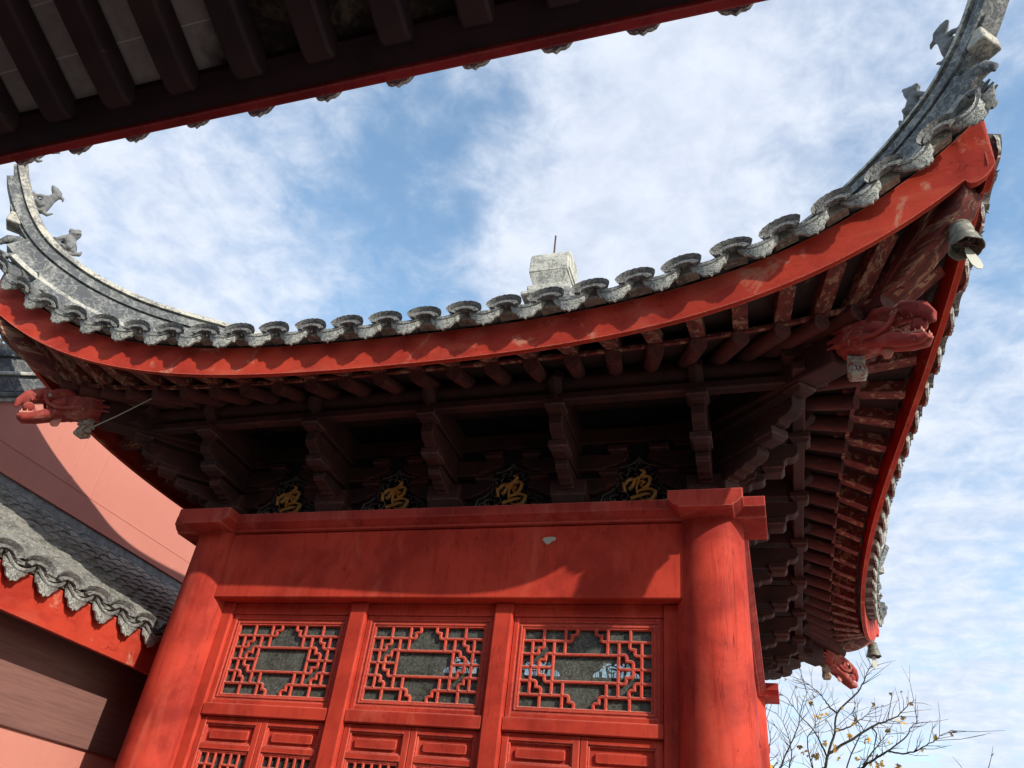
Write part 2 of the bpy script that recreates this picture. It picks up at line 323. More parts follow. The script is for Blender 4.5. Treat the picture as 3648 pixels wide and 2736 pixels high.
def copy_part(src, parent, M):
    c = src.copy(); C.objects.link(c); c.parent = parent; c.matrix_parent_inverse = W[parent].inverted(); c.matrix_basis = M; W[c] = M
    return c
def frame_M(p, x, y, z):
    m = Matrix((Vector(x), Vector(y), Vector(z))).transposed().to_4x4(); m.translation = p; return m
def seg_M(a, b, up=(0, 0, 1)):
    """unit-Y object laid from a to b (scaled along Y)"""
    a, b = Vector(a), Vector(b); d = b-a; L = d.length; y = d/L; x = y.cross(Vector(up)).normalized(); z = x.cross(y)
    return frame_M(a, x, y*L, z)

# ------------------------------------------------------------------ ground
tag(MB().grid(lambda u, v: (u, v, 0), [-400, -40, 40, 400], [-400, -40, 40, 400]).build('ground', m_pave, smooth=0, fix=False), 'grey paved courtyard ground', 'ground', kind='structure')

# ------------------------------------------------------------------ PAVILION
HX, HY = 1.75, 2.0
E0, FL = 1.118, 0.42
pav = thing('pavilion', (0, 0, 0), 'red timber pavilion with upturned grey tiled eaves and lattice doors', 'pavilion')
SIDE = [Matrix.Translation((0, -HY, 0)), Matrix.Translation((HX, 0, 0)) @ Matrix.Rotation(R(90), 4, 'Z'),
        Matrix.Translation((0, HY, 0)) @ Matrix.Rotation(R(180), 4, 'Z'), Matrix.Translation((-HX, 0, 0)) @ Matrix.Rotation(R(-90), 4, 'Z')]
HALF = [HX, HY, HX, HY]; DEPTH = [HY, HX, HY, HX]
def lift(t): return 0.615*abs(t)**4.1
def flare(t): return FL*abs(t)**2.15
def zbot(t): return 4.322 + lift(t)
def fh(t): return 0.205 + 0.085*abs(t)**6
def eave(a, t): return Vector(((a+E0+FL)*t, -(E0+flare(t)), zbot(t)))
def zr0(d): return 0.55*d + 0.12*d*abs(d)
def roof_z(a, u, out):
    t = u/(a+E0+FL); d = max(0.0, E0+flare(t)-out)
    L = lift(t) + fh(t)-0.205 + 0.55*flare(t)
    return 4.535 + zr0(E0-out) + L*max(0, 1-d/1.5)**2
box = lambda *a: MB().box(*a)

# columns (tapered shafts on round stone drums)
def shaft(): return MB().lathe([(0.215, 0.32), (0.212, 1.2), (0.203, 2.6), (0.198, 3.69)], 40)
for i, (x, y) in enumerate([(HX, -HY), (-HX, -HY), (HX, HY), (-HX, HY)]):
    c = shaft().build('column', m_redcol, pav, Matrix.Translation((x, y, 0)), smooth=60)
    MB().lathe([(0.30, 0.12), (0.34, 0.16), (0.34, 0.22), (0.27, 0.32)], 28).build('column_base', m_strip, c, Matrix.Translation((x, y, 0)))
box(-2.7, 2.7, -2.95, 2.95, 0.004, 0.12).build('plinth', m_strip, pav, bevel=0.01)

# beams and the moulded cap beam
def cap_profile(h):     # half width outwards -> cross section (offset, z)
    return [(-h, 3.802), (h, 3.802), (h, 3.738), (h-0.012, 3.732), (h-0.03, 3.712), (h-0.055, 3.70), (h-0.06, 3.690), (-h+0.06, 3.690), (-h+0.055, 3.70), (-h+0.03, 3.712), (-h+0.012, 3.732), (-h, 3.738)]
for k_ in range(4):
    a = HALF[k_]; S = SIDE[k_]
    box(-a+0.12, a-0.12, -0.13, 0.13, 3.212, 3.688).build('beam', m_red, pav, S, bevel=0.012)
    P = cap_profile(0.215)
    L = a + 0.335
    mb = MB().prism(P, -L, L, lambda p, u: (u, -p[0], p[1]-(0.0025 if k_ % 2 else 0)))
    # end faces get the same moulded return
    mb.build('cap_beam', m_reddull, pav, S, bevel=0.004)
# small peeled paint patch below the cap beam on the front
pc = [(0.0, 0.0), (0.012, 0.012), (0.05, 0.016), (0.083, 0.013), (0.088, -0.004), (0.06, -0.017), (0.05, -0.03), (0.034, -0.035), (0.016, -0.02)]
MB().prism(pc, 0, 0.002, lambda p, d: (0.73+p[0], -HY-0.1325-d, 3.592+p[1])).build('peeled_paint_patch', m_chip, pav, smooth=0)

# ---- front facade: mullions, rails, transom windows, door leaves
def rect_frame(mb, x0, x1, z0, z1, w, y0, y1):
    mb.box(x0, x0+w, y0, y1, z0, z1); mb.box(x1-w, x1, y0, y1, z0, z1)
    mb.box(x0+w, x1-w, y0+0.0015, y1, z0, z0+w); mb.box(x0+w, x1-w, y0+0.0015, y1, z1-w, z1)
def bar(mb, pts, y, r=0.0100):
    mb.tube([(p[0], y, p[1]) for p in pts], r, 6, 1.0, (0, 1, 0))
def ogee(p, q, bulge=1):
    """bracket-shaped arc of two lobes between p and q, with a cusp in the middle"""
    p, q = np.array(p, float), np.array(q, float); d = q-p; n = np.array([-d[1], d[0]])*bulge; out = []
    for s in np.linspace(0, 1, 15):
        h = 0.20*abs(math.sin(2*math.pi*s)) + 0.06*math.sin(math.pi*s)
        out.append(tuple(p + d*s + n*h))
    return out
def transom_lattice(mb, x0, x1, z0, z1, y):
    zs = [z1 - (z1-z0)*i/6 for i in range(7)]; w = x1-x0; st = w*0.0845
    def X(i, m): return x0+st*i if not m else x1-st*i
    xm = (x0+x1)/2
    for m in (0, 1):
        g = lambda i: X(i, m); sgn = -1 if m else 1
        H = lambda i0, i1, r: bar(mb, [(g(i0), zs[r]), (g(i1), zs[r])], y)
        V = lambda i, r0, r1: bar(mb, [(g(i), zs[r0]), (g(i), zs[r1])], y)
        H(0, 4, 1); H(0, 1, 2); H(0, 3, 3); H(0, 1, 4); H(0, 4, 5)
        V(1, 1, 5); V(2, 0, 1); V(2, 5, 6); V(3, 1, 5); V(4, 0, 2); V(4, 4, 6)
        bar(mb, [(g(3), zs[2]), (xm, zs[2])], y); bar(mb, [(g(3), zs[4]), (xm, zs[4])], y)
        O = lambda a_, b_, f: bar(mb, ogee((g(a_[0]), zs[0]+(zs[6]-zs[0])*a_[1]/6), (g(b_[0]), zs[0]+(zs[6]-zs[0])*b_[1]/6), f*sgn), y, 0.0108)
        O((4, 1), (5, 0), -1); O((1, 2), (2, 1), -1); O((3, 2), (1.75, 3), -1); O((1.75, 3), (3, 4), -1); O((1, 4), (2, 5), 1); O((4, 5), (5, 6), 1)
    for (p, q) in (((x0, z1), (x1, z1)), ((x0, z0), (x1, z0)), ((x0, z0), (x0, z1)), ((x1, z0), (x1, z1))): bar(mb, [p, q], y, 0.0125)
F = SIDE[0]
for x in (-0.5, 0.5): box(x-0.06, x+0.06, -0.058, 0.06, 0.12, 3.211).build('mullion', m_red, pav, F, bevel=0.012)
for s in (-1, 1): box(min(s*1.47, s*1.60), max(s*1.47, s*1.60), -0.045, 0.05, 0.12, 3.211).build('door_jamb', m_red, pav, F, bevel=0.01)
bays = [(-1.47, -0.56), (-0.44, 0.44), (0.56, 1.47)]
for (x0, x1) in bays:
    box(x0, x1, -0.03, 0.05, 3.135, 3.211).build('head_rail', m_red, pav, F, bevel=0.006)
    box(x0, x1, -0.05, 0.05, 2.476, 2.550).build('middle_rail', m_red, pav, F, bevel=0.008)
    fr = MB(); rect_frame(fr, x0+0.004, x1-0.004, 2.552, 3.133, 0.030, -0.018, 0.03)
    rect_frame(fr, x0+0.034, x1-0.034, 2.582, 3.103, 0.013, -0.008, 0.03); rect_frame(fr, x0+0.047, x1-0.047, 2.595, 3.090, 0.012, -0.014, 0.025)
    rect_frame(fr, x0+0.059, x1-0.059, 2.607, 3.078, 0.008, -0.003, 0.02)
    win = fr.build('transom_window', m_red, pav, F, bevel=0.003)
    la = MB(); transom_lattice(la, x0+0.062, x1-0.062, 2.610, 3.075, 0.004); la.build('lattice', m_red, win, F)
    box(x0+0.05, x1-0.05, 0.018, 0.022, 2.60, 3.085).build('glass_pane', m_glass, win, F, smooth=0)
    xm = (x0+x1)/2
    for (l0, l1, sp) in ((x0+0.003, xm-0.002, 0), (xm+0.002, x1-0.003, 1)):
        d = MB(); rect_frame(d, l0, l1, 0.14, 2.473, 0.040, -0.022, 0.03)
        rect_frame(d, l0+0.04, l1-0.04, 2.318, 2.433, 0.010, -0.012, 0.02); d.box(l0+0.04, l1-0.04, -0.0205, 0.03, 2.283, 2.318)
        d.box(l0+0.05, l1-0.05, 0.006, 0.02, 2.328, 2.423); rect_frame(d, l0+0.04, l1-0.04, 0.95, 2.283, 0.012, -0.013, 0.02)
        d.box(l0+0.04, l1-0.04, -0.0205, 0.03, 0.90, 0.95); d.box(l0+0.04, l1-0.04, 0.006, 0.02, 0.18, 0.90)
        leaf = d.build('door_leaf', m_red, pav, F, bevel=0.004)
        pn = MB(); w0, w1 = l0+0.082, l1-0.082; rr = 0.012; poly = []
        for (cx_, cz_, a0) in ((w1-rr, 2.398-rr, 0), (w0+rr, 2.398-rr, 90), (w0+rr, 2.345+rr, 180), (w1-rr, 2.345+rr, 270)):
            for j in range(5): poly.append((cx_+rr*math.cos(R(a0+22.5*j)), cz_+rr*math.sin(R(a0+22.5*j))))
        pn.prism(poly, -0.010, 0.006, lambda p, y: (p[0], y, p[1])); pn.build('raised_panel', m_red, leaf, F, bevel=0.004)
        lt = MB(); i0, i1 = l0+0.055, l1-0.055; ncol = 6
        for j in range(ncol+1): bar(lt, [(i0+(i1-i0)*j/ncol, 0.965), (i0+(i1-i0)*j/ncol, 2.27)], 0.0, 0.009)
        for q_, zc in enumerate([0.965, 1.2, 1.45, 1.7, 1.95, 2.20, 2.27]): bar(lt, [(i0, zc), (i1, zc)], 0.0, 0.0085) if q_ in (0, 6) else [bar(lt, [(i0+(i1-i0)*j/ncol, zc), (i0+(i1-i0)*(j+1)/ncol, zc)], 0.0, 0.0085) for j in range(ncol) if (j+q_) % 3 != 1]
        lt.build('lattice', m_red, leaf, F)
        box(l0+0.045, l1-0.045, 0.014, 0.018, 0.955, 2.28).build('glass_pane', m_glass, leaf, F, smooth=0)
# other three walls: plain boarded screens with posts (hardly seen)
for k_ in (1, 2, 3):
    a = HALF[k_]; mb = MB().box(-a+0.15, a-0.15, -0.02, 0.03, 0.12, 3.205)
    for j in range(5): u = -a+0.2+(2*a-0.4)*j/4; mb.box(u-0.05, u+0.05, -0.055, -0.021, 0.12, 3.207)
    mb.build('wall_screen', m_red, pav, SIDE[k_], bevel=0.006)
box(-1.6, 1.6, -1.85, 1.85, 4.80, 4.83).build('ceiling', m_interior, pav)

# ---- bracket sets
def bracket_base(w=0.235):
    mb = MB()
    mb.box(-w/2, w/2, -0.15, 0.13, 3.90, 4.0)
    mb.add([(-w/2, -0.15, 3.8995), (w/2, -0.15, 3.8995), (w/2, 0.13, 3.8995), (-w/2, 0.13, 3.8995), (-w/2+0.03, -0.12, 3.803), (w/2-0.03, -0.12, 3.803), (w/2-0.03, 0.10, 3.803), (-w/2+0.03, 0.10, 3.803)],
           [(0, 1, 2, 3), (7, 6, 5, 4), (0, 4, 5, 1), (1, 5, 6, 2), (2, 6, 7, 3), (3, 7, 4, 0)])
    return mb
ARM1 = [(-0.2, 3.93), (0.16, 3.93), (0.165, 3.945), (0.20, 3.94), (0.215, 3.958), (0.25, 3.955), (0.27, 3.975), (0.30, 3.975), (0.335, 3.985), (0.35, 4.005), (0.35, 4.04), (-0.2, 4.04)]
ARM2 = [(-0.2, 4.075), (0.38, 4.075), (0.385, 4.10), (0.42, 4.098), (0.435, 4.118), (0.47, 4.118), (0.49, 4.142), (0.52, 4.142), (0.545, 4.158), (0.56, 4.178), (0.56, 4.245), (-0.2, 4.245)]
NOSE = [(-0.2, 4.285), (0.50, 4.285), (0.56, 4.30), (0.60, 4.335), (0.585, 4.355), (0.60, 4.385), (0.645, 4.42), (0.665, 4.455), (0.65, 4.485), (0.63, 4.525), (0.58, 4.51), (0.52, 4.485), (0.48, 4.505), (0.42, 4.47), (-0.2, 4.47)]
def arm_mesh(poly, w, sc=1.0):
    return MB().prism(poly, -w/2, w/2, lambda p, u: (u, -p[0]*sc, p[1]))
def nose_mesh(poly, w, sc=1.0):   # keel-shaped front
    mb = MB(); n = len(poly); vs = []
    for u, dx in ((-w/2, 0.0), (0, 1.0), (w/2, 0.0)):
        for p in poly:
            o = p[0]*sc + (0.03*dx if p[0] > 0.55 else 0); vs.append((u, -o, p[1]+(0.012*dx if p[1] > 4.5 else 0)))
    fs = [tuple(range(n-1, -1, -1)), tuple(range(2*n, 3*n))]
    for k2 in (0, 1): fs += [(k2*n+i, k2*n+(i+1) % n, (k2+1)*n+(i+1) % n, (k2+1)*n+i) for i in range(n)]
    return mb.add(vs, fs)
def dou(w, out, z0, z1, d=0.13, sc=1.0):   # small bearing block, chamfered below
    zc = z0+(z1-z0)*0.42; mb = MB(); o = out*sc
    mb.box(-w/2, w/2, -o-d/2, -o+d/2, zc, z1)
    c = 0.022
    mb.add([(-w/2, -o-d/2, zc-0.0005), (w/2, -o-d/2, zc-0.0005), (w/2, -o+d/2, zc-0.0005), (-w/2, -o+d/2, zc-0.0005), (-w/2+c, -o-d/2+c, z0), (w/2-c, -o-d/2+c, z0), (w/2-c, -o+d/2-c, z0), (-w/2+c, -o+d/2-c, z0)],
           [(0, 1, 2, 3), (7, 6, 5, 4), (0, 4, 5, 1), (1, 5, 6, 2), (2, 6, 7, 3), (3, 7, 4, 0)])
    return mb
CROSS = [(-0.30, 4.035), (-0.285, 4.005), (-0.25, 3.995), (-0.235, 3.975), (-0.19, 3.965), (-0.17, 3.945), (0.17, 3.945), (0.19, 3.965), (0.235, 3.975), (0.25, 3.995), (0.285, 4.005), (0.30, 4.035), (0.30, 4.06), (-0.30, 4.06)]
def cross_arm(out, dz=0.0, s=1.0):
    mb = MB().prism(CROSS, -0.05, 0.05, lambda p, y: (p[0]*s, -out+y, p[1]+dz))
    for u in (-0.24*s, 0.24*s):
        for f_ in dou(0.13, out, 4.061+dz, 4.125+dz, 0.12).f: pass
        q_ = dou(0.13, out, 4.061+dz, 4.125+dz, 0.12); mb.add([(x+u, y, z) for x, y, z in q_.v], q_.f)
    return mb
protos = {}
def bracket_set(M, sc=1.0, cross=True, base=True):
    key = (sc, cross, base)
    parts = []
    if key not in protos:
        aw = 0.086
        root = (bracket_base() if base else MB().box(-0.06, 0.06, -0.16*sc, 0.05, 3.86, 3.93))
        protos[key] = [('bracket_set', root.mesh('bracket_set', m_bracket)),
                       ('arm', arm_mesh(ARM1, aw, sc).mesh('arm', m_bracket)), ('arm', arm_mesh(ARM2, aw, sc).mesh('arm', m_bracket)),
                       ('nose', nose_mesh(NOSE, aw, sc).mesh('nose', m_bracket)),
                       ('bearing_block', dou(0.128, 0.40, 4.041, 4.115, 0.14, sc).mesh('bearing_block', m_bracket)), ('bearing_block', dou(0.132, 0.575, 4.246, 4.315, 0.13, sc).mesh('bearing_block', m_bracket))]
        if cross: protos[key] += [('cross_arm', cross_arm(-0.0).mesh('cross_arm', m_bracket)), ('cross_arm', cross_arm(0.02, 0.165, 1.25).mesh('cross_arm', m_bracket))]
    nm, me = protos[key][0]; root = link(nm, me, pav, M, 0.006)
    for nm, me in protos[key][1:]: link(nm, me, root, M, 0.005)
for k_ in range(4):
    a = HALF[k_]; n = 4 if k_ % 2 == 0 else 5
    for j in range(n+1):
        u = -a + 2*a*j/n
        corner = j in (0, n)
        if corner and k_ in (1, 3): continue
        bracket_set(SIDE[k_] @ Matrix.Translation((u, 0, 0)))
    if k_ in (1, 3):
        for u in (-a, a): bracket_set(SIDE[k_] @ Matrix.Translation((u, 0, 0.0012)), cross=False, base=False)
CORN = [(1, -1), (1, 1), (-1, 1), (-1, -1)]
for (sx_, sy_) in CORN:
    ang = math.atan2(sx_, -sy_)      # rotate -Y onto the diagonal
    bracket_set(Matrix.Translation((sx_*HX, sy_*HY, 0.0)) @ Matrix.Rotation(math.atan2(sy_, sx_)+math.pi/2, 4, 'Z'), sc=1.414, cross=False, base=False)

# ---- carved screens with gilt character between the brackets, backing boards, tie beams, purlins
def bell(t):     # right half outline of the bell-shaped opening: list of (u, z)
    return t
OUTL = [(u, z+0.058-max(0, z-4.06)*0.35 if z > 3.84 else z) for u, z in [(0.0, 4.235), (0.012, 4.20), (0.02, 4.17), (0.05, 4.12), (0.085, 4.085), (0.115, 4.075), (0.14, 4.06), (0.155, 4.03), (0.155, 3.985), (0.14, 3.94), (0.155, 3.90), (0.19, 3.865), (0.24, 3.842), (0.27, 3.836), (0.27, 3.815)]]
LOOP = [(-u, z) for u, z in OUTL[::-1]][:-1] + OUTL          # from left foot over the tip to right foot
def backing(a, centers):
    bm = bmesh.new(); z0, z1 = 3.8035, 4.72
    def ring(pts):
        vs = [bm.verts.new((p[0], 0, p[1])) for p in pts]
        return [bm.edges.new((vs[i], vs[(i+1) % len(vs)])) for i in range(len(vs))]
    ed = ring([(-a, z0), (a, z0), (a, z1), (-a, z1)])
    for c in centers: ed += ring([(c+u, z) for u, z in LOOP])
    bmesh.ops.triangle_fill(bm, use_beauty=True, use_dissolve=False, edges=ed)
    ret = bmesh.ops.extrude_face_region(bm, geom=bm.faces[:])
    bmesh.ops.translate(bm, vec=(0, 0.03, 0), verts=[g for g in ret['geom'] if isinstance(g, bmesh.types.BMVert)])
    bmesh.ops.recalc_face_normals(bm, faces=bm.faces)
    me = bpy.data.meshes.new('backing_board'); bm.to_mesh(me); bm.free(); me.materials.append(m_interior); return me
def ribbon(mb, pts, y0, y1, smooth=True):
    """flat stroke in the XZ plane with varying width, extruded from y0 to y1; pts (x,z,w)"""
    P = np.array(pts, float)
    if smooth:
        out = []
        n = len(P)
        for i in range(n-1):
            p0, p1, p2, p3 = P[max(i-1, 0)], P[i], P[i+1], P[min(i+2, n-1)]
            for s in np.linspace(0, 1, 5)[:-1]:
                out.append(0.5*((2*p1)+(p2-p0)*s+(2*p0-5*p1+4*p2-p3)*s*s+(3*p1-p0-3*p2+p3)*s**3))
        out.append(P[-1]); P = np.array(out)
    n = len(P); T = np.gradient(P[:, :2], axis=0); T /= np.linalg.norm(T, axis=1)[:, None]+1e-9
    Nn = np.c_[-T[:, 1], T[:, 0]]; A = P[:, :2]+Nn*P[:, 2:3]/2; B = P[:, :2]-Nn*P[:, 2:3]/2
    def prof(i): return [(A[i, 0], y1, A[i, 1]), (P[i, 0], y0, P[i, 1]), (B[i, 0], y1, B[i, 1])]
    mb.sweep(prof, range(n))
def spiral(mb, cx_, cz_, r, turns, a0, dirn, y, w=0.011, tail=None):
    pts = []
    for s in np.linspace(0, 1, 18):
        a = a0 + dirn*2*math.pi*turns*s; rr = r*(1-0.86*s)
        pts.append((cx_+rr*math.cos(a), cz_+rr*math.sin(a), w*(1-0.5*s)))
    if tail: pts = [tail + (w*0.7,)] + pts
    ribbon(mb, pts, y-0.008, y+0.008, False)
def vine(M):
    y = -0.004; mb = MB()
    for u0, u1 in zip(LOOP[:-1], LOOP[1:]): pass
    rim = [(u*0.985, z-0.004, 0.012) for u, z in LOOP]; ribbon(mb, rim, y-0.008, y+0.008, False)
    for s in (-1, 1):
        d = s
        spiral(mb, s*0.06, 4.085, 0.034, 0.95, R(200 if s > 0 else -20), -d, y, tail=(s*0.012, 4.14))
        spiral(mb, s*0.118, 4.03, 0.033, 1.1, R(180 if s > 0 else 0), -d, y, tail=(s*0.07, 4.06))
        spiral(mb, s*0.12, 3.955, 0.030, 1.1, R(100), -d, y, tail=(s*0.15, 4.0))
        spiral(mb, s*0.10, 3.885, 0.038, 1.2, R(60 if s > 0 else 120), d, y, tail=(s*0.14, 3.93))
        spiral(mb, s*0.165, 3.865, 0.030, 1.0, R(90), -d, y, tail=(s*0.13, 3.90))
        spiral(mb, s*0.205, 3.848, 0.022, 0.9, R(90), -d, y, tail=(s*0.18, 3.872))
        spiral(mb, s*0.03, 4.02, 0.03, 0.9, R(90), d, y); spiral(mb, s*0.035, 3.86, 0.032, 1.0, R(150 if s > 0 else 30), -d, y)
        spiral(mb, s*0.02, 4.17, 0.016, 0.8, R(-90), d, y); spiral(mb, s*0.06, 3.955, 0.028, 0.8, R(0 if s > 0 else 180), d, y)
        for (x0, z0, x1, z1) in ((0.05, 4.02, 0.10, 3.99), (0.10, 4.0, 0.14, 4.05), (0.06, 3.92, 0.02, 3.96), (0.07, 3.84, 0.11, 3.86), (0.15, 3.845, 0.19, 3.856)):
            ribbon(mb, [(s*x0, z0, 0.006), (s*(x0+x1)/2, (z0+z1)/2+0.008, 0.018), (s*x1, z1, 0.003)], y-0.008, y+0.008, False)
    ribbon(mb, [(0, 4.235, 0.01), (0, 4.19, 0.02), (0, 4.15, 0.012)], y-0.008, y+0.008, False)
    mb.v = [(x, y_, z+0.058-max(0, z-4.06)*0.35 if z > 3.85 else z) for x, y_, z in mb.v]
    return mb
KX, KZ = 0.000248, 0.000262
def stroke(mb, pts):
    ribbon(mb, [((x-1150)*KX, 3.908+(1590-y)*KZ, w*0.00025) for x, y, w in pts], -0.028, -0.006)
def character():
    mb = MB()
    stroke(mb, [(695, 1060, 18), (735, 1140, 80), (760, 1250, 95), (785, 1355, 90)])
    stroke(mb, [(775, 1160, 50), (860, 1050, 80), (970, 1005, 95), (1035, 1055, 115), (1000, 1150, 95), (935, 1240, 85), (880, 1275, 60)])
    stroke(mb, [(1030, 1060, 60), (1085, 1000, 30), (1130, 965, 30)])
    stroke(mb, [(1165, 755, 18), (1245, 775, 80), (1290, 820, 95), (1230, 900, 70), (1150, 1000, 62), (1110, 1150, 55), (1088, 1300, 55), (1110, 1430, 25)])
    stroke(mb, [(1185, 992, 18), (1270, 965, 50), (1370, 930, 75), (1430, 985, 100), (1420, 1100, 95), (1370, 1200, 95), (1280, 1250, 70), (1215, 1200, 45), (1170, 1130, 30)])
    stroke(mb, [(1165, 1085, 40), (1260, 1075, 55), (1330, 1110, 40)]); stroke(mb, [(1225, 1180, 26), (1290, 1110, 22)])
    stroke(mb, [(1085, 1375, 55), (1200, 1325, 62), (1380, 1290, 58), (1510, 1310, 70), (1580, 1365, 95), (1560, 1450, 100), (1490, 1560, 95), (1340, 1590, 50), (1180, 1560, 18)])
    stroke(mb, [(935, 1535, 100), (1080, 1490, 85), (1280, 1430, 80), (1400, 1425, 66), (1430, 1440, 30)])
    return mb
vine_me = vine(None).mesh('carved_screen', m_scroll, 25); char_me = character().mesh('gilt_character', m_gold, 20)
for k_ in range(4):
    a = HALF[k_]; S = SIDE[k_]; n = 4 if k_ % 2 == 0 else 5
    cs = [-a + 2*a*(j+0.5)/n for j in range(n)]
    link('backing_board', backing(a+0.03, cs), pav, S @ Matrix.Translation((0, 0.0+0.002*(k_ % 2), 0)))
    for c in cs:
        o = link('carved_screen', vine_me, pav, S @ Matrix.Translation((c, 0, 0)))
        link('gilt_character', char_me, o, S @ Matrix.Translation((c, 0, 0)))
    dz = 0.003*(k_ % 2)
    box(-a-0.1, a+0.1, -0.045, -0.002, 4.33+dz, 4.45+dz).build('tie_beam', m_bracket, pav, S, bevel=0.008)
    for (o_, z0, z1, th) in ((0.575, 4.318, 4.375, 0.075),):
        box(-a-o_-0.16, a+o_+0.16, -o_-th/2, -o_+th/2, z0+dz, z1+dz).build('tie_beam', m_bracket, pav, S, bevel=0.008)
    box(-a-0.5, a+0.5, -0.55, -0.535, 4.376+dz, 4.42+dz).build('purlin_board', m_bracket, pav, S)
    MB().tube([(-a-0.72, -0.55, 4.475+dz), (a+0.72, -0.55, 4.475+dz)], 0.062, 18).build('purlin', m_bracket, pav, S, smooth=60)
    MB().tube([(-a-0.1, 0.0, 4.70+dz), (a+0.1, 0.0, 4.70+dz)], 0.07, 14).build('purlin', m_bracket, pav, S, smooth=60)

# ---- eaves: rafters, flying rafters, soffit, fascia
def Lr(a): return a+E0+FL
def p_round_end(a, t):
    s = 1 if t >= 0 else -1
    return Vector((Lr(a)*t - s*(Lr(a)-(a+1.10))*abs(t)**5, -(0.86+0.24*abs(t)**3), 4.425+0.06*abs(t)**4))
def p_round_root(a, t):
    s = 1 if t >= 0 else -1
    return Vector((Lr(a)*t - s*(Lr(a)-(a+0.22))*abs(t)**2.6, -0.12-0.1*abs(t)**3, 4.70+0.0*abs(t)))
def p_fly_out(a, t):
    e = eave(a, t*0.982); return Vector((e.x, e.y+0.06+0.06*abs(t)**4, e.z+0.085))
def p_fly_in(a, t):
    e = p_round_end(a, t); r = p_round_root(a, t); d = (r-e).normalized(); o = p_fly_out(a, t)
    q_ = e + Vector((0, 0, 0.09)); f_ = (q_-o); return q_ + f_*0.25
rr_me = MB().tube([(0, 0, 0), (0, 0.5, 0), (0, 1, 0)], 0.050, 16).mesh('rafter', m_raftr, 50)
fr_me = MB().box(-0.042, 0.042, 0, 1, -0.042, 0.042).mesh('flying_rafter', m_raft)
for k_ in range(4):
    a = HALF[k_]; S = SIDE[k_]; n = 25
    ts = [(-1 + 2*(i+0.5)/n)*0.985 for i in range(n)]
    for t in ts:
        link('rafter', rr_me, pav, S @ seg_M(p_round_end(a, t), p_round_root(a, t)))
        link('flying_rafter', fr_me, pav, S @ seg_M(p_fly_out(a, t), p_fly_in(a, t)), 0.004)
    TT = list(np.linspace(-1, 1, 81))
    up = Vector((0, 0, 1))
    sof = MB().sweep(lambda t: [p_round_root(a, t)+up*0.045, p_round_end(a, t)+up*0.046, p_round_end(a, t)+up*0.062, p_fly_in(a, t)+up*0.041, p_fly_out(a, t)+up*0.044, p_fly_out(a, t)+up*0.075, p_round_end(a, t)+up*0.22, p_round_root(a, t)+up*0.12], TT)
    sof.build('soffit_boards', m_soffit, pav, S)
    MB().sweep(lambda t: [p_round_end(a, t)+Vector((0, y, z)) for y, z in ((0.012, 0.03), (-0.012, 0.03), (-0.012, 0.052), (0.012, 0.052))], TT).build('rafter_end_board', m_raft, pav, S)
    def fas(t):
        e = eave(a, t); zb = e.z; h = fh(t); x = (1-abs(t))*Lr(a)
        if x < 0.135: zb -= 0.075*math.sqrt(max(0, 1-((x-0.06)/0.075)**2)) if x > -0.02 else 0
        yo = Vector((0, -0.02, 0))      # leans out slightly towards the top
        return [Vector((e.x, e.y, zb)), Vector((e.x, e.y+0.034, zb)), Vector((e.x, e.y+0.034-0.02, e.z+h)), Vector((e.x, e.y-0.02, e.z+h))]
    TF = sorted(set(list(np.linspace(-1, 1, 101)) + list(np.linspace(0.958, 1, 24)) + list(np.linspace(-1, -0.958, 24))))
    MB().sweep(fas, TF).build('fascia', m_fascia, pav, S, smooth=30)

# ---- roof slopes with their rows of tiles
PITCH = 0.262
def roof_side(a, pitch, off):
    Lx = Lr(a); mb = MB(); nu = int(2*Lx/pitch*10)
    us = list(np.linspace(-Lx, Lx, nu+1)); n = 46
    def fn(u, s):
        t = u/Lx; o0 = E0+flare(t)+0.02; o1 = max(abs(u)-a, -a) if True else 0
        out = o0 + (o1-o0)*s; out = o0 if o1 > o0 else out
        ph = ((u-off)/pitch) % 1.0; ph = min(ph, 1-ph)*2     # 0 at pan centre, 1 at cover centre
        wave = 0.055*(1-((1-ph)/0.62)**2)**0.5 if ph > 0.38 else 0.012*(0.38-ph)/0.38-0.0
        d = o0-out; step = 0.016*((d*7.5) % 1.0)
        return (u, -out, roof_z(a, u, out)+0.03+wave-step)
    mb.grid(fn, us, list(np.linspace(0, 1, n*2)))
    # closing underside
    mb.grid(lambda u, s: (u, -((E0+flare(u/Lx)-0.03)+(max(abs(u)-a, -a)-(E0+flare(u/Lx)-0.03))*s), roof_z(a, u, (E0+flare(u/Lx)-0.03)+(max(abs(u)-a, -a)-(E0+flare(u/Lx)-0.03))*s)-0.03), list(np.linspace(-Lx*0.985, Lx*0.985, 61)), list(np.linspace(0, 1, 12)))
    return mb
def drip_mesh():   # pan tile whose end hangs as a carved fan
    mb = MB(); n = 17; A = list(np.linspace(-1, 1, n)); hw = 0.115
    top = lambda a_: 0.050*a_*a_-0.012
    def bot(a_):
        b = abs(a_); base = -0.100 + 0.095*b**1.35 + 0.008*math.sin(b*math.pi*4.5)
        return min(base + 0.03*b**6, top(a_)-0.008)
    def P(a_, s, f):      # s 0 top 1 bottom; f front/back ; lower edge swings out
        z = top(a_) + (bot(a_)-top(a_))*s; return (a_*hw, -0.03 + 0.022*s - 0.012*(1-a_*a_) + (0.014 if f else 0), z)
    mb.sweep(lambda a_: [P(a_, 0, 0), P(a_, 0.5, 0), P(a_, 1, 0), P(a_, 1, 1), P(a_, 0.5, 1), P(a_, 0, 1)], A)
    return mb
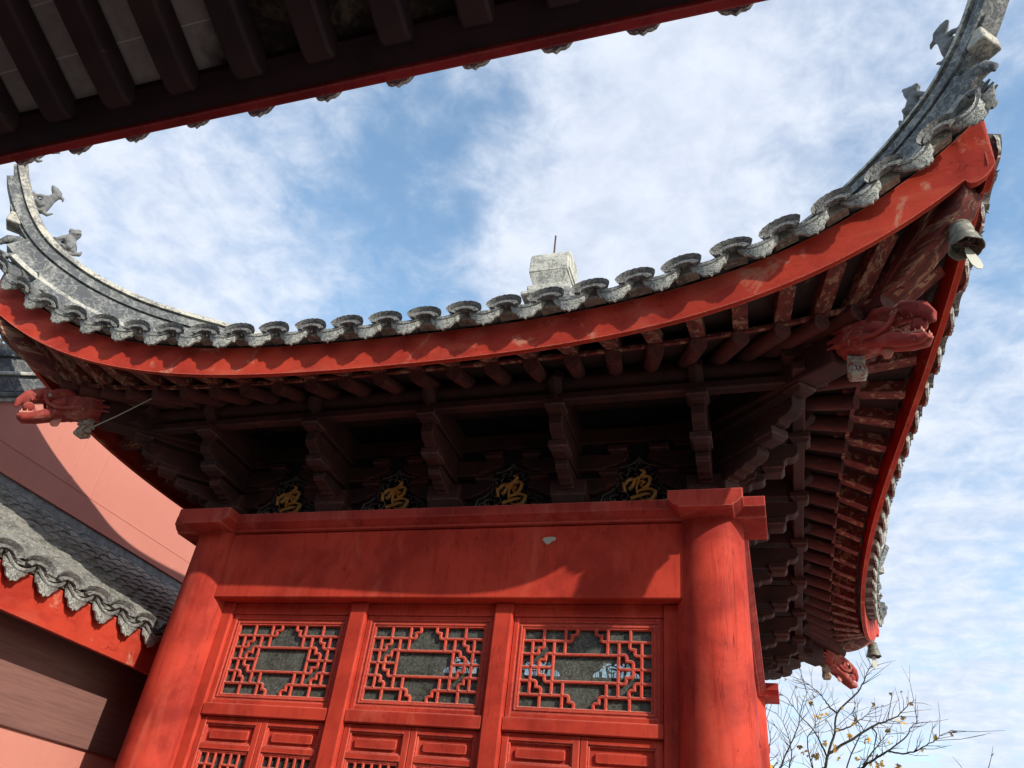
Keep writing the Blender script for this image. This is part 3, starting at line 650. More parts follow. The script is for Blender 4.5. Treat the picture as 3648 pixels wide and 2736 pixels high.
def pan_mesh():
    mb = MB(); A = list(np.linspace(-1, 1, 11))
    mb.sweep(lambda a_: [(a_*0.115, -0.030-0.008*(1-a_*a_), 0.050*a_*a_-0.013), (a_*0.115, 0.30, 0.050*a_*a_+0.04), (a_*0.115, 0.30, 0.050*a_*a_+0.026), (a_*0.115, -0.030-0.008*(1-a_*a_), 0.050*a_*a_-0.034)], A); return mb
def cap_mesh():    # cover tile with a scalloped, flaring arched front
    mb = MB(); n = 21; A = [math.pi*(0.03+0.94*i/(n-1)) for i in range(n)]
    def ringp(r, y, dz=0, sc=0): return lambda a_: (r*0.93*math.cos(a_), y, r*0.43*math.sin(a_)*(1+sc*abs(math.sin(a_*9)))+dz)
    F_ = [ringp(0.066, -0.060), ringp(0.102, -0.062), ringp(0.103, -0.046, 0.002), ringp(0.110, -0.060, 0.008, 0.03), ringp(0.124, -0.074, 0.018, 0.12), ringp(0.118, -0.054, 0.018, 0.10), ringp(0.092, -0.02), ringp(0.066, -0.02)]
    mb.sweep(lambda a_: [g_(a_) for g_ in F_], A)
    return mb
def cover_mesh():
    mb = MB(); n = 13; A = [math.pi*i/(n-1) for i in range(n)]
    for j in range(3):
        y0, y1 = -0.03+0.11*j, 0.11+0.11*j
        mb.sweep(lambda a_: [(0.086*math.cos(a_), y0, 0.050*math.sin(a_)+0.02*j*1.3+0.008), (0.080*math.cos(a_), y1, 0.043*math.sin(a_)+0.02*(j+1)*1.3), (0.07*math.cos(a_), y1, 0.052*math.sin(a_)+0.02*(j+1)*1.3), (0.076*math.cos(a_), y0, 0.060*math.sin(a_)+0.02*j*1.3+0.008)], A)
    return mb
def fill_mesh(): return MB().prism([(0.066*math.cos(math.pi*i/8), 0.046*math.sin(math.pi*i/8)) for i in range(9)]+[(-0.060, -0.012), (0.060, -0.012)], -0.002, 0.06, lambda p, y: (p[0], y, p[1]))
drip_me = drip_mesh().mesh('drip_tile', m_face, 40); pan_me = pan_mesh().mesh('pan', m_tile); cap_me = cap_mesh().mesh('eave_cap', m_cap, 40); cover_me = cover_mesh().mesh('cover_tile', m_tile); fill_me = fill_mesh().mesh('mortar_fill', m_mortar)
jit = random.Random(3)
for k_ in range(4):
    a = HALF[k_]; S = SIDE[k_]; Lx = Lr(a); n = 25; pitch = PITCH if k_ % 2 == 0 else 2*(Lx-0.03)/n
    off = 0.062 if k_ == 0 else 0.0
    rf = roof_side(a, pitch, off).build('roof_slope', m_tile, pav, S, smooth=40)
    def fr(u, dz, dout, roll=0, yaw=0):
        t = u/Lx; e = eave(a, t); dt = 1e-3; tg = (eave(a, t+dt)-eave(a, t-dt)); tg.z += fh(t+dt)-fh(t-dt); tg.normalize()
        yv = Vector((0, 1, 0)); yv = (yv-tg*yv.dot(tg)).normalized(); yv.z += 0.0; zv = tg.cross(yv).normalized()
        p = Vector((u, e.y-dout, e.z+fh(t)+dz))
        return S @ frame_M(p, tg, yv, zv) @ Matrix.Rotation(R(roll), 4, 'Y') @ Matrix.Rotation(R(yaw), 4, 'Z')
    for i in range(-13, 14):
        u = i*pitch+off
        if abs(u) < Lx-0.02:
            Mx = fr(u, 0.030, 0.098, jit.uniform(-3, 3), jit.uniform(-3, 3))
            o = link('drip_tile', drip_me, pav, Mx); link('pan', pan_me, o, Mx)
        u = (i+0.5)*pitch+off
        if abs(u) < Lx-0.06:
            Mx = fr(u, 0.024, 0.088, jit.uniform(-3, 3), jit.uniform(-3, 3))
            o = link('eave_cap', cap_me, pav, Mx); link('cover_tile', cover_me, o, Mx); link('mortar_fill', fill_me, o, Mx)

# ---- hip ridges sweeping up into horns
RP = [(-1.75, 7.08), (-1.2, 6.54), (-0.6, 6.05), (-0.1, 5.69), (0.2, 5.54), (0.45, 5.50), (0.69, 5.462), (0.9, 5.455), (1.12, 5.497), (1.31, 5.586), (1.45, 5.70), (1.575, 5.885), (1.69, 6.135), (1.75, 6.30), (1.80, 6.50), (1.83, 6.72)]
def catmull(P, n=6):
    P = [np.array(p, float) for p in P]; out = []
    for i in range(len(P)-1):
        p0, p1, p2, p3 = P[max(i-1, 0)], P[i], P[i+1], P[min(i+2, len(P)-1)]
        for s in np.linspace(0, 1, n+1)[:-1]: out.append(0.5*((2*p1)+(p2-p0)*s+(2*p0-5*p1+4*p2-p3)*s*s+(3*p1-p0-3*p2+p3)*s**3))
    out.append(P[-1]); return out
RC = catmull(RP)
def ridge_layer(w, d0, d1, s_max, s_min=-1.75, taper=True, round_top=False):
    """band of the ridge between depths d0 and d1 below its crest line, half width w"""
    pts = [p for p in RC if s_min-1e-6 <= p[0] <= s_max]
    idx = [i for i, p in enumerate(RC) if s_min-1e-6 <= p[0] <= s_max]
    mb = MB()
    def prof(i):
        p = RC[i]; tg = RC[min(i+1, len(RC)-1)]-RC[max(i-1, 0)]; tg = np.array([tg[0]*1.414, tg[1]]); tg /= np.linalg.norm(tg); nn = np.array([-tg[1], tg[0]])
        def q_(off, dep): return (off, -(p[0]*1.414 - nn[0]*dep), p[1] - nn[1]*dep)
        if round_top:
            k2 = [(w*math.cos(a_), d1-(d1-d0)*math.sin(a_)) for a_ in [math.pi*j/8 for j in range(9)]]
            return [q_(o, dd) for o, dd in k2]
        return [q_(w, d1), q_(w, d0), q_(-w, d0), q_(-w, d1)]
    mb.sweep(prof, idx); return mb
cornerM = {}
for (sx_, sy_) in CORN:
    cornerM[(sx_, sy_)] = Matrix.Translation((sx_*HX, sy_*HY, 0)) @ Matrix.Rotation(math.atan2(sy_, sx_)+math.pi/2, 4, 'Z')
def roof_at_hip(s): return 4.535 + zr0(E0-s)
for key, Mc in cornerM.items():
    hr = ridge_layer(0.085, 0.0, 0.075, 1.84, round_top=True).build('hip_ridge', m_ridgetop, pav, Mc, smooth=50)
    ridge_layer(0.062, 0.0755, 0.105, 1.74).build('ridge_band', m_ridge, hr, Mc)
    ridge_layer(0.080, 0.1055, 0.165, 1.70).build('ridge_band', m_ridge, hr, Mc)
    ridge_layer(0.058, 0.1655, 0.185, 1.60).build('ridge_band', m_ridge, hr, Mc)
    ridge_layer(0.075, 0.1855, 0.34, 1.465).build('ridge_band', m_ridge, hr, Mc)
    ridge_layer(0.095, 0.3405, 0.375, 1.42).build('ridge_band', m_finial, hr, Mc)
    ridge_layer(0.110, 0.3755, 0.50, 1.30).build('ridge_band', m_ridge, hr, Mc)
    # white stop block and open-mouthed carved end under the horn
    d_ = 1.414
    MB().box(-0.074, 0.074, -1.675*d_, -1.60*d_, 5.655, 5.755).build('end_block', m_ridgetop, hr, Mc, bevel=0.012)
    jaw = MB(); J = lambda x, s_, z: (x, -s_*d_, z)
    jaw.tube([J(0, 1.42, 5.42), J(0, 1.50, 5.50), J(0, 1.575, 5.545), J(0, 1.625, 5.53), J(0, 1.645, 5.49), J(0, 1.64, 5.465)], [0.05, 0.06, 0.05, 0.036, 0.022, 0.008], 12)
    jaw.tube([J(0, 1.38, 5.26), J(0, 1.48, 5.27), J(0, 1.55, 5.29), J(0, 1.60, 5.33), J(0, 1.615, 5.375)], [0.075, 0.07, 0.048, 0.030, 0.010], 12)
    jaw.tube([J(0, 1.36, 5.36), J(0, 1.46, 5.385), J(0, 1.50, 5.40)], [0.085, 0.065, 0.03], 12)
    for x_ in (-0.045, 0.045): jaw.tube([J(x_, 1.50, 5.38), J(x_*1.4, 1.56, 5.36), J(x_*1.5, 1.585, 5.335), J(x_*1.2, 1.575, 5.31), J(x_, 1.555, 5.32)], [0.024, 0.02, 0.018, 0.014, 0.008], 8)
    for j in range(3): jaw.tube([J(0.026*(j-1), 1.58, 5.37), J(0.03*(j-1), 1.625, 5.395)], [0.018, 0.006], 6)
    jaw.build('mouth_carving', m_ridge, hr, Mc, smooth=60)
# short main ridge and finial on the apex
fin = MB().box(-0.24, 0.24, -0.28, 0.28, 6.95, 7.46).build('main_ridge', m_ridge, pav, bevel=0.015)
fb = MB().box(-0.37, 0.24, -0.26, 0.30, 7.461, 7.53); fb.box(-0.31, 0.165, -0.235, 0.24, 7.531, 7.625)
finial = fb.build('finial', m_finial, pav, bevel=0.02)
arc = [(-0.232, 7.853), (0.232, 7.853)] + [(0.232, 8.02), (0.232, 8.16)] + [(-0.06, 8.16)] + [(-0.06-0.172*math.sin(R(b)), 8.0+0.16*math.cos(R(b))) for b in (15, 30, 45, 60, 75, 90)]
FX = 0.075
FZ = lambda z: 7.825+(z-7.853)*1.24
MB().prism([(-0.21, 7.626), (0.21, 7.626), (0.19, 7.68), (0.225, 7.77), (0.228, 7.824), (-0.228, 7.824), (-0.225, 7.77), (-0.19, 7.68)], -0.19, 0.19, lambda p, y: (p[0]*0.96-FX, y*(1.0 if p[1] < 7.75 else 1.22), p[1])).build('finial_neck', m_finial, finial, bevel=0.008)
MB().prism(arc, -0.232, 0.232, lambda p, x: (x-FX, p[0], FZ(p[1]))).build('finial_block', m_finial, finial, bevel=0.012)
MB().prism([(y*0.9-0.012, 8.005+(z-8.005)*0.80) for y, z in arc], -0.19, 0.19, lambda p, x: (x*1.0-FX, p[0]-0.012, FZ(p[1]+0.01))).build('raised_panel', m_finial, finial, bevel=0.01)
MB().prism([(y*0.80, 8.01+(z-8.01)*0.72) for y, z in arc], 0.225, 0.247, lambda p, x: (x-FX, p[0], FZ(p[1]))).build('raised_panel', m_finial, finial, bevel=0.006)
MB().tube([(-0.09, -0.02, 8.17), (-0.10, 0.0, 8.63)], 0.011, 8).build('lightning_rod', m_iron, finial)

# ---- corner beams, dragon heads and lotus pendants
def blob(chains, name, mat, parent, M, vox=0.008, smooth=3):
    mb = MB()
    for pts, rad in chains: mb.tube(pts, rad, 12)
    o = mb.build(name, mat, parent, M, smooth=0)
    r = o.modifiers.new('remesh', 'REMESH'); r.mode = 'VOXEL'; r.voxel_size = vox; r.use_smooth_shade = True
    s = o.modifiers.new('smooth', 'SMOOTH'); s.iterations = smooth; s.factor = 0.5
    return o
D2 = 1.41421
dragon_labels = {(1, -1): 'carved red dragon head with open jaws holding a pearl', (-1, -1): 'dusty red dragon head with long curling whisker'}
for (key, Mc) in cornerM.items():
    lower = [(-0.35, 4.42), (0.55, 4.30), (0.80, 4.27), (0.80, 4.45), (-0.35, 4.58)]
    cb = MB().prism(lower, -0.075, 0.075, lambda p, u: (u, -p[0]*D2, p[1])).build('corner_beam', m_bracket, pav, Mc, bevel=0.01)
    upper = [(0.45, 4.452), (0.93, 4.455), (1.20, 4.56), (1.40, 4.71), (1.44, 4.785), (1.44, 4.955), (1.38, 4.92), (1.15, 4.76), (0.85, 4.62), (0.45, 4.60)]
    MB().prism(upper, -0.06, 0.06, lambda p, u: (u, -p[0]*D2, p[1])).build('corner_beam', m_raft, pav, Mc, bevel=0.008)
    # dragon head : local axes, front = -Y ; q(s,z)
    q_ = lambda s, z, x=0.0: (x*0.86, -(1.155+(s-1.15)*0.78)*D2, 4.335+(z-4.335)*(min(0.95, max(0.5, 0.5+(s-0.84)*1.7)) if z < 4.335 else 0.92)+0.012-0.21*(s-0.86)*D2)
    q0 = lambda s, z, x=0.0: (x, -s*D2, z)
    hd = [([q_(0.72, 4.33), q_(0.80, 4.33), q_(0.88, 4.335), q_(0.94, 4.34)], [0.085, 0.10, 0.095, 0.06]),
          ([q_(0.86, 4.39), q_(0.94, 4.415), q_(1.02, 4.415), q_(1.09, 4.42), q_(1.15, 4.395), q_(1.185, 4.345), q_(1.19, 4.30)], [0.05, 0.058, 0.05, 0.055, 0.05, 0.03, 0.012]),
          ([q_(1.03, 4.43), q_(1.07, 4.455), q_(1.12, 4.445)], [0.03, 0.04, 0.03])]
    for sgn in (-1, 1):
        hd += [([q_(0.88, 4.29, sgn*0.03), q_(0.96, 4.245, sgn*0.035), q_(1.05, 4.21, sgn*0.036), q_(1.12, 4.205, sgn*0.03), q_(1.155, 4.225, sgn*0.015)], [0.055, 0.046, 0.034, 0.027, 0.014]),
               ([q_(0.90, 4.42, sgn*0.045), q_(0.95, 4.445, sgn*0.055), q_(1.01, 4.44, sgn*0.05), q_(1.06, 4.42, sgn*0.035)], [0.025, 0.03, 0.024, 0.012]),
               ([q_(0.84, 4.40, sgn*0.06), q_(0.80, 4.43, sgn*0.075), q_(0.75, 4.45, sgn*0.085)], [0.026, 0.018, 0.006]),
               ([q_(0.93, 4.34, sgn*0.07), q_(0.98, 4.325, sgn*0.07), q_(1.02, 4.30, sgn*0.055)], [0.04, 0.03, 0.012]),
               ([q_(1.08, 4.40, sgn*0.045), q_(1.12, 4.40, sgn*0.045)], [0.024, 0.018]),
               ([q_(1.075, 4.255, sgn*0.035), q_(1.07, 4.285, sgn*0.038)], [0.013, 0.003]), ([q_(1.12, 4.385, sgn*0.04), q_(1.115, 4.345, sgn*0.042)], [0.014, 0.004])]
        for j in range(7):
            z0 = 4.395-0.022*j; hd.append(([q_(0.90-0.01*j, z0, sgn*0.085), q_(0.80-0.008*j, z0-0.004-0.006*math.sin(j*2.1), sgn*0.095), q_(0.70+0.035*math.sin(j*1.7+0.5), z0-0.014+0.008*math.cos(j*2.3), sgn*0.088)], [0.013, 0.017, 0.006]))
        for j in range(5):
            hd.append(([q_(1.04-0.045*j, 4.225-0.001*j, sgn*(0.055+0.004*j)), q_(0.96-0.045*j, 4.205-0.002*j, sgn*(0.062+0.004*j)), q_(0.88-0.045*j, 4.205, sgn*0.055)], [0.012, 0.016, 0.005]))
    for j in range(5): hd.append(([q_(0.97-0.035*j, 4.205, 0.02*(j-2)), q_(0.90-0.035*j, 4.19, 0.02*(j-2)), q_(0.84-0.03*j, 4.20, 0.02*(j-2))], [0.018, 0.02, 0.008]))
    dh = blob(hd, 'dragon_head', m_dragon, pav, Mc, 0.0052, 1)
    for sgn in (-1, 1):
        MB().lathe([(0.016*math.sin(math.pi*i/8)+0.0003, -0.016*math.cos(math.pi*i/8)) for i in range(9)], 14, Matrix.Translation(q_(1.035, 4.405, sgn*0.052))).build('eye', m_pend, dh, Mc, smooth=80)
        for nm_, row, z0_, z1_ in (('teeth', [1.02+0.03*j for j in range(5)], 4.246, 4.275), ('teeth', [1.06+0.03*j for j in range(4)], 4.388, 4.36)):
            te = MB(); te.tube([q_(row[0]-0.01, z0_, sgn*0.031), q_(row[-1]+0.01, z0_, sgn*0.031)], 0.008, 6)
            for r_ in row: te.tube([q_(r_, z0_, sgn*0.031), q_(r_+0.004, z1_, sgn*0.033)], [0.009, 0.002], 6)
            te.build(nm_, m_pinkwood, dh, Mc)
    for sgn in (-1, 1):
        wk = MB().tube(catmull([q_(1.06, 4.425, sgn*0.05), q_(1.05, 4.37, sgn*0.085), q_(1.01, 4.30, sgn*0.098), q_(0.94, 4.255, sgn*0.102), q_(0.87, 4.265, sgn*0.105), q_(0.83, 4.275, sgn*0.108), q_(0.805, 4.25, sgn*0.105), q_(0.81, 4.22, sgn*0.10)], 5), [0.012]*30+[0.013]*6, 8)
        wk.build('whisker', m_dragon, dh, Mc, smooth=70)
    MB().lathe([(0.040*math.sin(math.pi*i/12)+0.0003, -0.040*math.cos(math.pi*i/12)) for i in range(13)], 18, Matrix.Translation(q_(1.12, 4.305))).build('pearl', m_dragon, dh, Mc, smooth=80)
    MB().tube([q_(0.925, 4.20), q_(0.935, 4.165), q_(0.945, 4.12), q_(0.95, 4.10)], [0.012, 0.028, 0.032, 0.012], 12, 0.45, (1, 0, 0)).build('tongue_tag', m_pinkwood, dh, Mc, smooth=60)
    # square lotus pendant
    oc = lambda r, z: (r, z)
    pd = MB(); T = Matrix.Translation(q0(0.855, 0.03)) @ Matrix.Rotation(R(45), 4, 'Z')
    pd.lathe([(0.058, 4.34), (0.062, 4.30), (0.05, 4.235), (0.074, 4.231), (0.078, 4.223), (0.074, 4.215), (0.066, 4.212), (0.076, 4.208), (0.078, 4.20), (0.072, 4.193), (0.054, 4.19), (0.062, 4.165), (0.078, 4.132), (0.070, 4.12), (0.055, 4.112), (0.03, 4.108)], 4, T @ Matrix.Diagonal((0.78, 0.78, 1, 1)) @ Matrix.Rotation(R(45), 4, 'Z'))
    for j in range(4):
        for off_ in (-0.022, 0.0, 0.022):
            TT_ = T @ Matrix.Diagonal((0.78, 0.78, 1, 1)) @ Matrix.Rotation(R(90*j), 4, 'Z')
            pd.tube([TT_ @ Vector((0.038, off_*0.8, 4.19)), TT_ @ Vector((0.047, off_, 4.165)), TT_ @ Vector((0.057, off_*1.2, 4.135))], [0.007, 0.010, 0.006], 6)
            pd.tube([TT_ @ Vector((0.046, off_, 4.31)), TT_ @ Vector((0.038, off_*0.8, 4.24))], [0.008, 0.006], 6)
    pd.build('lotus_pendant', m_pend, pav, Mc, smooth=30)

# ------------------------------------------------------------------ bells hanging from the corner beams
def make_bell(key, s, ztop, label, tilt=0):
    Mc = cornerM[key]; p = Mc @ Vector((0, -s*D2, 0)); z = ztop
    t = thing('wind_bell', (p.x, p.y, z), label, 'bell', 'bronze bells under the eave corners')
    T = Matrix.Translation((p.x, p.y, z)) @ Matrix.Rotation(R(20), 4, 'Z') @ Matrix.Scale(0.80, 4)
    prof = [(0.012, 0.0), (0.045, -0.004), (0.062, -0.018), (0.066, -0.03), (0.063, -0.036), (0.067, -0.042), (0.068, -0.06), (0.072, -0.065), (0.070, -0.072), (0.072, -0.10), (0.078, -0.125), (0.083, -0.13), (0.081, -0.138), (0.088, -0.16), (0.098, -0.185), (0.102, -0.20)]
    inner = [(r-0.008, zz) for r, zz in prof[::-1]][:-2]
    full = prof + [(0.098, -0.203)] + inner
    def wob(r, zz, a_, i): return r
    mb = MB(); seg = 36
    vs = []
    for (r, zz) in full:
        for j in range(seg):
            a_ = 2*math.pi*j/seg; dz = -0.014*abs(math.sin(3*a_))**0.8 if zz < -0.18 else 0
            vs.append(T @ Vector((r*math.cos(a_), r*math.sin(a_), zz+dz)))
    n = len(full); fs = [(i*seg+j, i*seg+(j+1) % seg, (i+1)*seg+(j+1) % seg, (i+1)*seg+j) for i in range(n-1) for j in range(seg)]
    mb.add(vs, fs); mb.build('bell_body', m_bell, t, smooth=40)
    cr = MB(); cr.tube([T @ Vector((-0.09, 0, -0.17)), T @ Vector((0.09, 0, -0.17))], 0.005, 6); cr.tube([T @ Vector((0, -0.09, -0.17)), T @ Vector((0, 0.09, -0.17))], 0.005, 6)
    cr.tube([T @ Vector((0.025*math.cos(a_), 0.025*math.sin(a_), -0.17)) for a_ in [2*math.pi*i/14 for i in range(15)]], 0.005, 6, cap=False); cr.build('clapper_cross', m_iron, t)
    ch = MB()
    for i, zc in enumerate((0.012, 0.045)):
        ax = Vector((1, 0, 0)) if i % 2 else Vector((0, 1, 0))
        ch.tube([T @ (ax*(0.014*math.cos(a_)) + Vector((0, 0, zc+0.02*math.sin(a_)))) for a_ in [2*math.pi*j/12 for j in range(13)]], 0.0038, 6, cap=False)
    ch.tube(catmull([T @ Vector((0, 0, 0.06)), T @ Vector((0.016, 0, 0.075)), T @ Vector((0.012, 0, 0.10)), T @ Vector((-0.02, 0.0, 0.13)), T @ Vector((-0.03, 0, 0.17))], 4), 0.0035, 6)
    ch.build('hook', m_iron, t)
    pl_ = [(-0.012, -0.20), (0.012, -0.20), (0.030, -0.255), (0.037, -0.31), (0.032, -0.355), (0.012, -0.378), (-0.016, -0.372), (-0.034, -0.335), (-0.036, -0.28), (-0.026, -0.235)]
    TP = T @ Matrix.Translation((0, 0, -0.19)) @ Matrix.Rotation(R(tilt), 4, 'Y') @ Matrix.Translation((0, 0, 0.19))
    MB().prism(pl_, -0.002, 0.002, lambda q, y: TP @ Vector((q[0], y, q[1]))).build('wind_plate', m_plate, t)
    MB().tube([T @ Vector((0, 0, -0.165)), T @ Vector((0, 0, -0.205))], 0.004, 6).build('wire', m_iron, t)
make_bell((1, -1), 1.360, 4.675, 'large bronze bell with pale plate, under the near right eave corner', -14)
make_bell((1, 1), 1.430, 4.740, 'small bronze bell against the sky, under the far right eave corner', 4)
make_bell((-1, -1), 1.42, 4.69, 'bronze bell mostly cut off by the left edge of the photo', 0)

# ------------------------------------------------------------------ beasts on the hip ridges
def ridge_pt(s):
    for a_, b_ in zip(RC[:-1], RC[1:]):
        if a_[0] <= s <= b_[0]:
            f = (s-a_[0])/(b_[0]-a_[0]+1e-9); p = a_+(b_-a_)*f; tg = (b_-a_); tg = np.array([tg[0]*D2, tg[1]]); tg /= np.linalg.norm(tg); return p, tg
    return RC[-1], np.array([0, 1.0])
def beast(key, s, kind, label):
    p, tg = ridge_pt(s); Mc = cornerM[key]
    # local frame: forward = down-slope away from tip (inwards), up = normal of crest
    fwd = Vector((0, tg[0], -tg[1])); up_ = Vector((0, tg[1], tg[0])); x_ = fwd.cross(up_)
    fwd = Vector((0, -tg[0], tg[1])); up_ = Vector((0, tg[1], tg[0]))
    if up_.z < 0: up_ = -up_
    x_ = fwd.cross(up_).normalized()
    Ml = Mc @ frame_M(Vector((0, -p[0]*D2, p[1])) - up_*0.004, x_, fwd, up_)
    if kind == 'lion':
        ch = [([(0, -0.085, 0.035), (0, -0.05, 0.06), (0, 0.0, 0.09), (0, 0.04, 0.13)], [0.035, 0.045, 0.045, 0.035]),
              ([(0, 0.03, 0.13), (0, 0.05, 0.175), (0, 0.075, 0.185)], [0.036, 0.046, 0.034]), ([(0, 0.08, 0.175), (0, 0.105, 0.165)], [0.026, 0.018])]
        for sg in (-1, 1):
            ch += [([(sg*0.025, 0.04, 0.11), (sg*0.03, 0.055, 0.05), (sg*0.03, 0.06, 0.012), (sg*0.03, 0.085, 0.01)], [0.022, 0.016, 0.014, 0.012]),
                   ([(sg*0.035, -0.07, 0.05), (sg*0.042, -0.03, 0.03), (sg*0.04, -0.05, 0.012), (sg*0.04, 0.0, 0.010)], [0.034, 0.028, 0.015, 0.012]), ([(sg*0.03, 0.045, 0.205), (sg*0.034, 0.04, 0.222)], [0.014, 0.007])]
        for j in range(9): a_ = j*0.7; ch.append(([(0.04*math.cos(a_), 0.03+0.012*math.sin(2*a_), 0.165+0.035*math.sin(a_)), (0.046*math.cos(a_), 0.028, 0.165+0.042*math.sin(a_))], [0.015, 0.011]))
        ch.append(([(0, -0.10, 0.04), (0, -0.125, 0.075), (0, -0.11, 0.11)], [0.016, 0.018, 0.008]))
    else:
        ch = [([(0, -0.10, 0.025), (0, -0.06, 0.05), (0, -0.01, 0.085), (0, 0.025, 0.125), (0, 0.05, 0.165)], [0.026, 0.04, 0.044, 0.036, 0.03]),
              ([(0, 0.045, 0.165), (0, 0.075, 0.18), (0, 0.125, 0.172), (0, 0.165, 0.165)], [0.034, 0.038, 0.028, 0.01]), ([(0, 0.05, 0.19), (0, 0.02, 0.21), (0, -0.01, 0.20)], [0.018, 0.013, 0.005])]
        for sg in (-1, 1):
            ch += [([(sg*0.022, 0.02, 0.10), (sg*0.028, 0.045, 0.05), (sg*0.028, 0.05, 0.012), (sg*0.028, 0.085, 0.008)], [0.022, 0.016, 0.012, 0.010]),
                   ([(sg*0.032, -0.07, 0.04), (sg*0.04, -0.03, 0.025), (sg*0.038, 0.0, 0.010)], [0.03, 0.022, 0.010])]
        ch.append(([(0, -0.09, 0.03), (0, -0.13, 0.06), (0, -0.12, 0.11)], [0.018, 0.016, 0.006]))
    ch.append(([(0, -0.10, 0.006), (0, 0.08, 0.006)], [0.03, 0.03]))
    o = blob(ch, 'ridge_figure', m_stone, None, Ml, 0.007, 2)
    for mo in o.modifiers: pass
    tag(o, label, 'roof figure', 'stone beasts sitting on the hip ridges')
beast((-1, -1), 1.385, 'lion', 'grey stone lion with curly mane sitting on the left ridge')
beast((-1, -1), 1.615, 'bird', 'grey stone beast with pointed snout, above the lion on the left ridge')
beast((-1, -1), 1.795, 'lion', 'stone beast peeking out under the dark eave at the left horn tip')
beast((1, -1), 1.365, 'lion', 'dark stone beast head behind the right ridge, lower of two')
beast((1, -1), 1.575, 'bird', 'dark stone beast with drooping snout on the right horn, upper of two')

# ------------------------------------------------------------------ low gallery on the left (runs along Y)
gal = thing('gallery', (-2.6, -2.0, 0), 'low red walled gallery with steep grey tile roof at left', 'gallery')
GY0, GY1 = -4.95, 3.2
GX = -2.145      # eave line
GM = Matrix.Translation((GX, 0, 0)) @ Matrix.Rotation(R(90), 4, 'Z')     # local x -> +Y, local -y -> +X (outwards)
gp = 0.0595*4.2
def groof_z(d): return 3.02 + 0.47*d + 0.055*d*d
goff = -6.5+4.2*0.786
def gslope(d): return 0.47 + 0.11*d
mbg = MB(); rg = random.Random(5)
nrow = int((GY1-GY0)/gp); NC, EXPO = 17, 0.108
for j in range(-8, nrow):
    uc = goff + j*gp                      # pan row (concave), one tile per course
    if not (GY0+0.1 < uc < GY1-0.2): continue
    for c in range(NC-1, -1, -1):
        for (u0, w, conc) in ((uc, 0.118, True), (uc+gp/2, 0.098, False)):
            d0 = 0.01 + EXPO*c; d1 = min(d0+EXPO+0.05, 1.83); t = 0.017
            n = 8; jz = rg.uniform(-0.004, 0.004); jx = rg.uniform(-0.006, 0.006); jt = rg.uniform(-0.008, 0.008)
            def prof(q, d, up):
                a_ = -1+2*q/n
                if conc: z = 0.040*a_*a_ - 0.01
                else: z = 0.072*math.sqrt(max(0, 1-a_*a_*0.97)) + 0.012
                return (u0+jx+a_*w, d, groof_z(d)+z+up+jz+jt*a_)
            rise = 0.020
            mbg.sweep(lambda q: [prof(q, d0, rise), prof(q, d1, 0.0), prof(q, d1, -t), prof(q, d0, rise-t)], range(n+1))
groof = mbg.build('roof', m_galtile, gal, GM, smooth=45)
MB().prism([(0.10, 2.95), (0.10, 2.985), (1.78, 3.86), (1.78, 3.70)], GY0, GY1, lambda p, u: (u, p[0], p[1])).build('roof_deck', m_halltimber, gal, GM)
MB().prism([(0.11, 2.775), (0.075, 2.775), (0.053, 3.012), (0.088, 3.012)], GY0, GY1, lambda p, u: (u, p[0], p[1])).build('fascia', m_fascia, gal, GM, bevel=0.004)
i = 0
for j in range(int((GY1-GY0)/gp)):
    u = goff + (j-7)*gp
    if GY0 < u < GY1 - 0.1:
        Mx = GM @ Matrix.Translation((u, 0.03, 3.015)) @ Matrix.Rotation(R(jit.uniform(-3, 3)), 4, 'Y') @ Matrix.Diagonal((0.93, 1, 1.0, 1))
        o = link('drip_tile', drip_me, gal, Mx)
        Mx2 = GM @ Matrix.Translation((u+gp/2, 0.045, 3.035)) @ Matrix.Rotation(R(jit.uniform(-3, 3)), 4, 'Z')
        o = link('eave_cap', cap_me, gal, Mx2); link('mortar_fill', fill_me, o, Mx2)
        link('pan', pan_me, o, Mx)
box(GY0, GY1, 0.116, 0.55, 2.90, 2.94).build('soffit', m_halltimber, gal, GM)
box(GY0, GY1, 0.365, 0.60, 2.255, 2.899).build('beam', m_brown, gal, GM, bevel=0.01)
box(GY0, GY1, 0.39, 0.70, 0.004, 2.2545).build('wall', m_pink, gal, GM)
MB().prism([(0.0, 0.0), (0.012, 0.07), (0.0, 0.16), (0.02, 0.25), (0.035, 0.24), (0.018, 0.16), (0.032, 0.07), (0.02, 0.0)], 0, 0.0015, lambda p, d: (-3.06+p[0]*1.5, 0.3645-d, 2.27+p[1])).build('paint_scar', m_chip, gal, GM, smooth=0)

# ------------------------------------------------------------------ pink gabled building behind the gallery
ho = thing('gabled_house', (-4.0, 0.0, 0), 'pink plastered gable wall with grey raking ridge behind the gallery', 'building')
WX = -3.945
def gz(y): return 4.70 + 0.667*(y+2.65)
wall = [(-8.0, 0.004), (-8.0, gz(-8.0) if gz(-8.0) > 1 else 1.2), (0.6, gz(0.6)), (9.2, gz(-8.0) if gz(-8.0) > 1 else 1.2), (9.2, 0.004)]
MB().prism(wall, WX-0.35, WX, lambda p, x: (x, p[0], p[1])).build('wall', m_pink, ho)
PR = Matrix.Translation((0, 0, 0))
def rake(o0, o1, h0, h1, name, mat):
    pts = [(-8.0, gz(-8.0)), (0.6, gz(0.6)), (9.2, gz(-8.0))]
    MB().sweep(lambda i: [Vector((WX+o0, pts[i][0], pts[i][1]+h0)), Vector((WX+o1, pts[i][0], pts[i][1]+h0)), Vector((WX+o1, pts[i][0], pts[i][1]+h1)), Vector((WX+o0, pts[i][0], pts[i][1]+h1))], [0, 1, 2]).build(name, mat, ho, bevel=0.01)
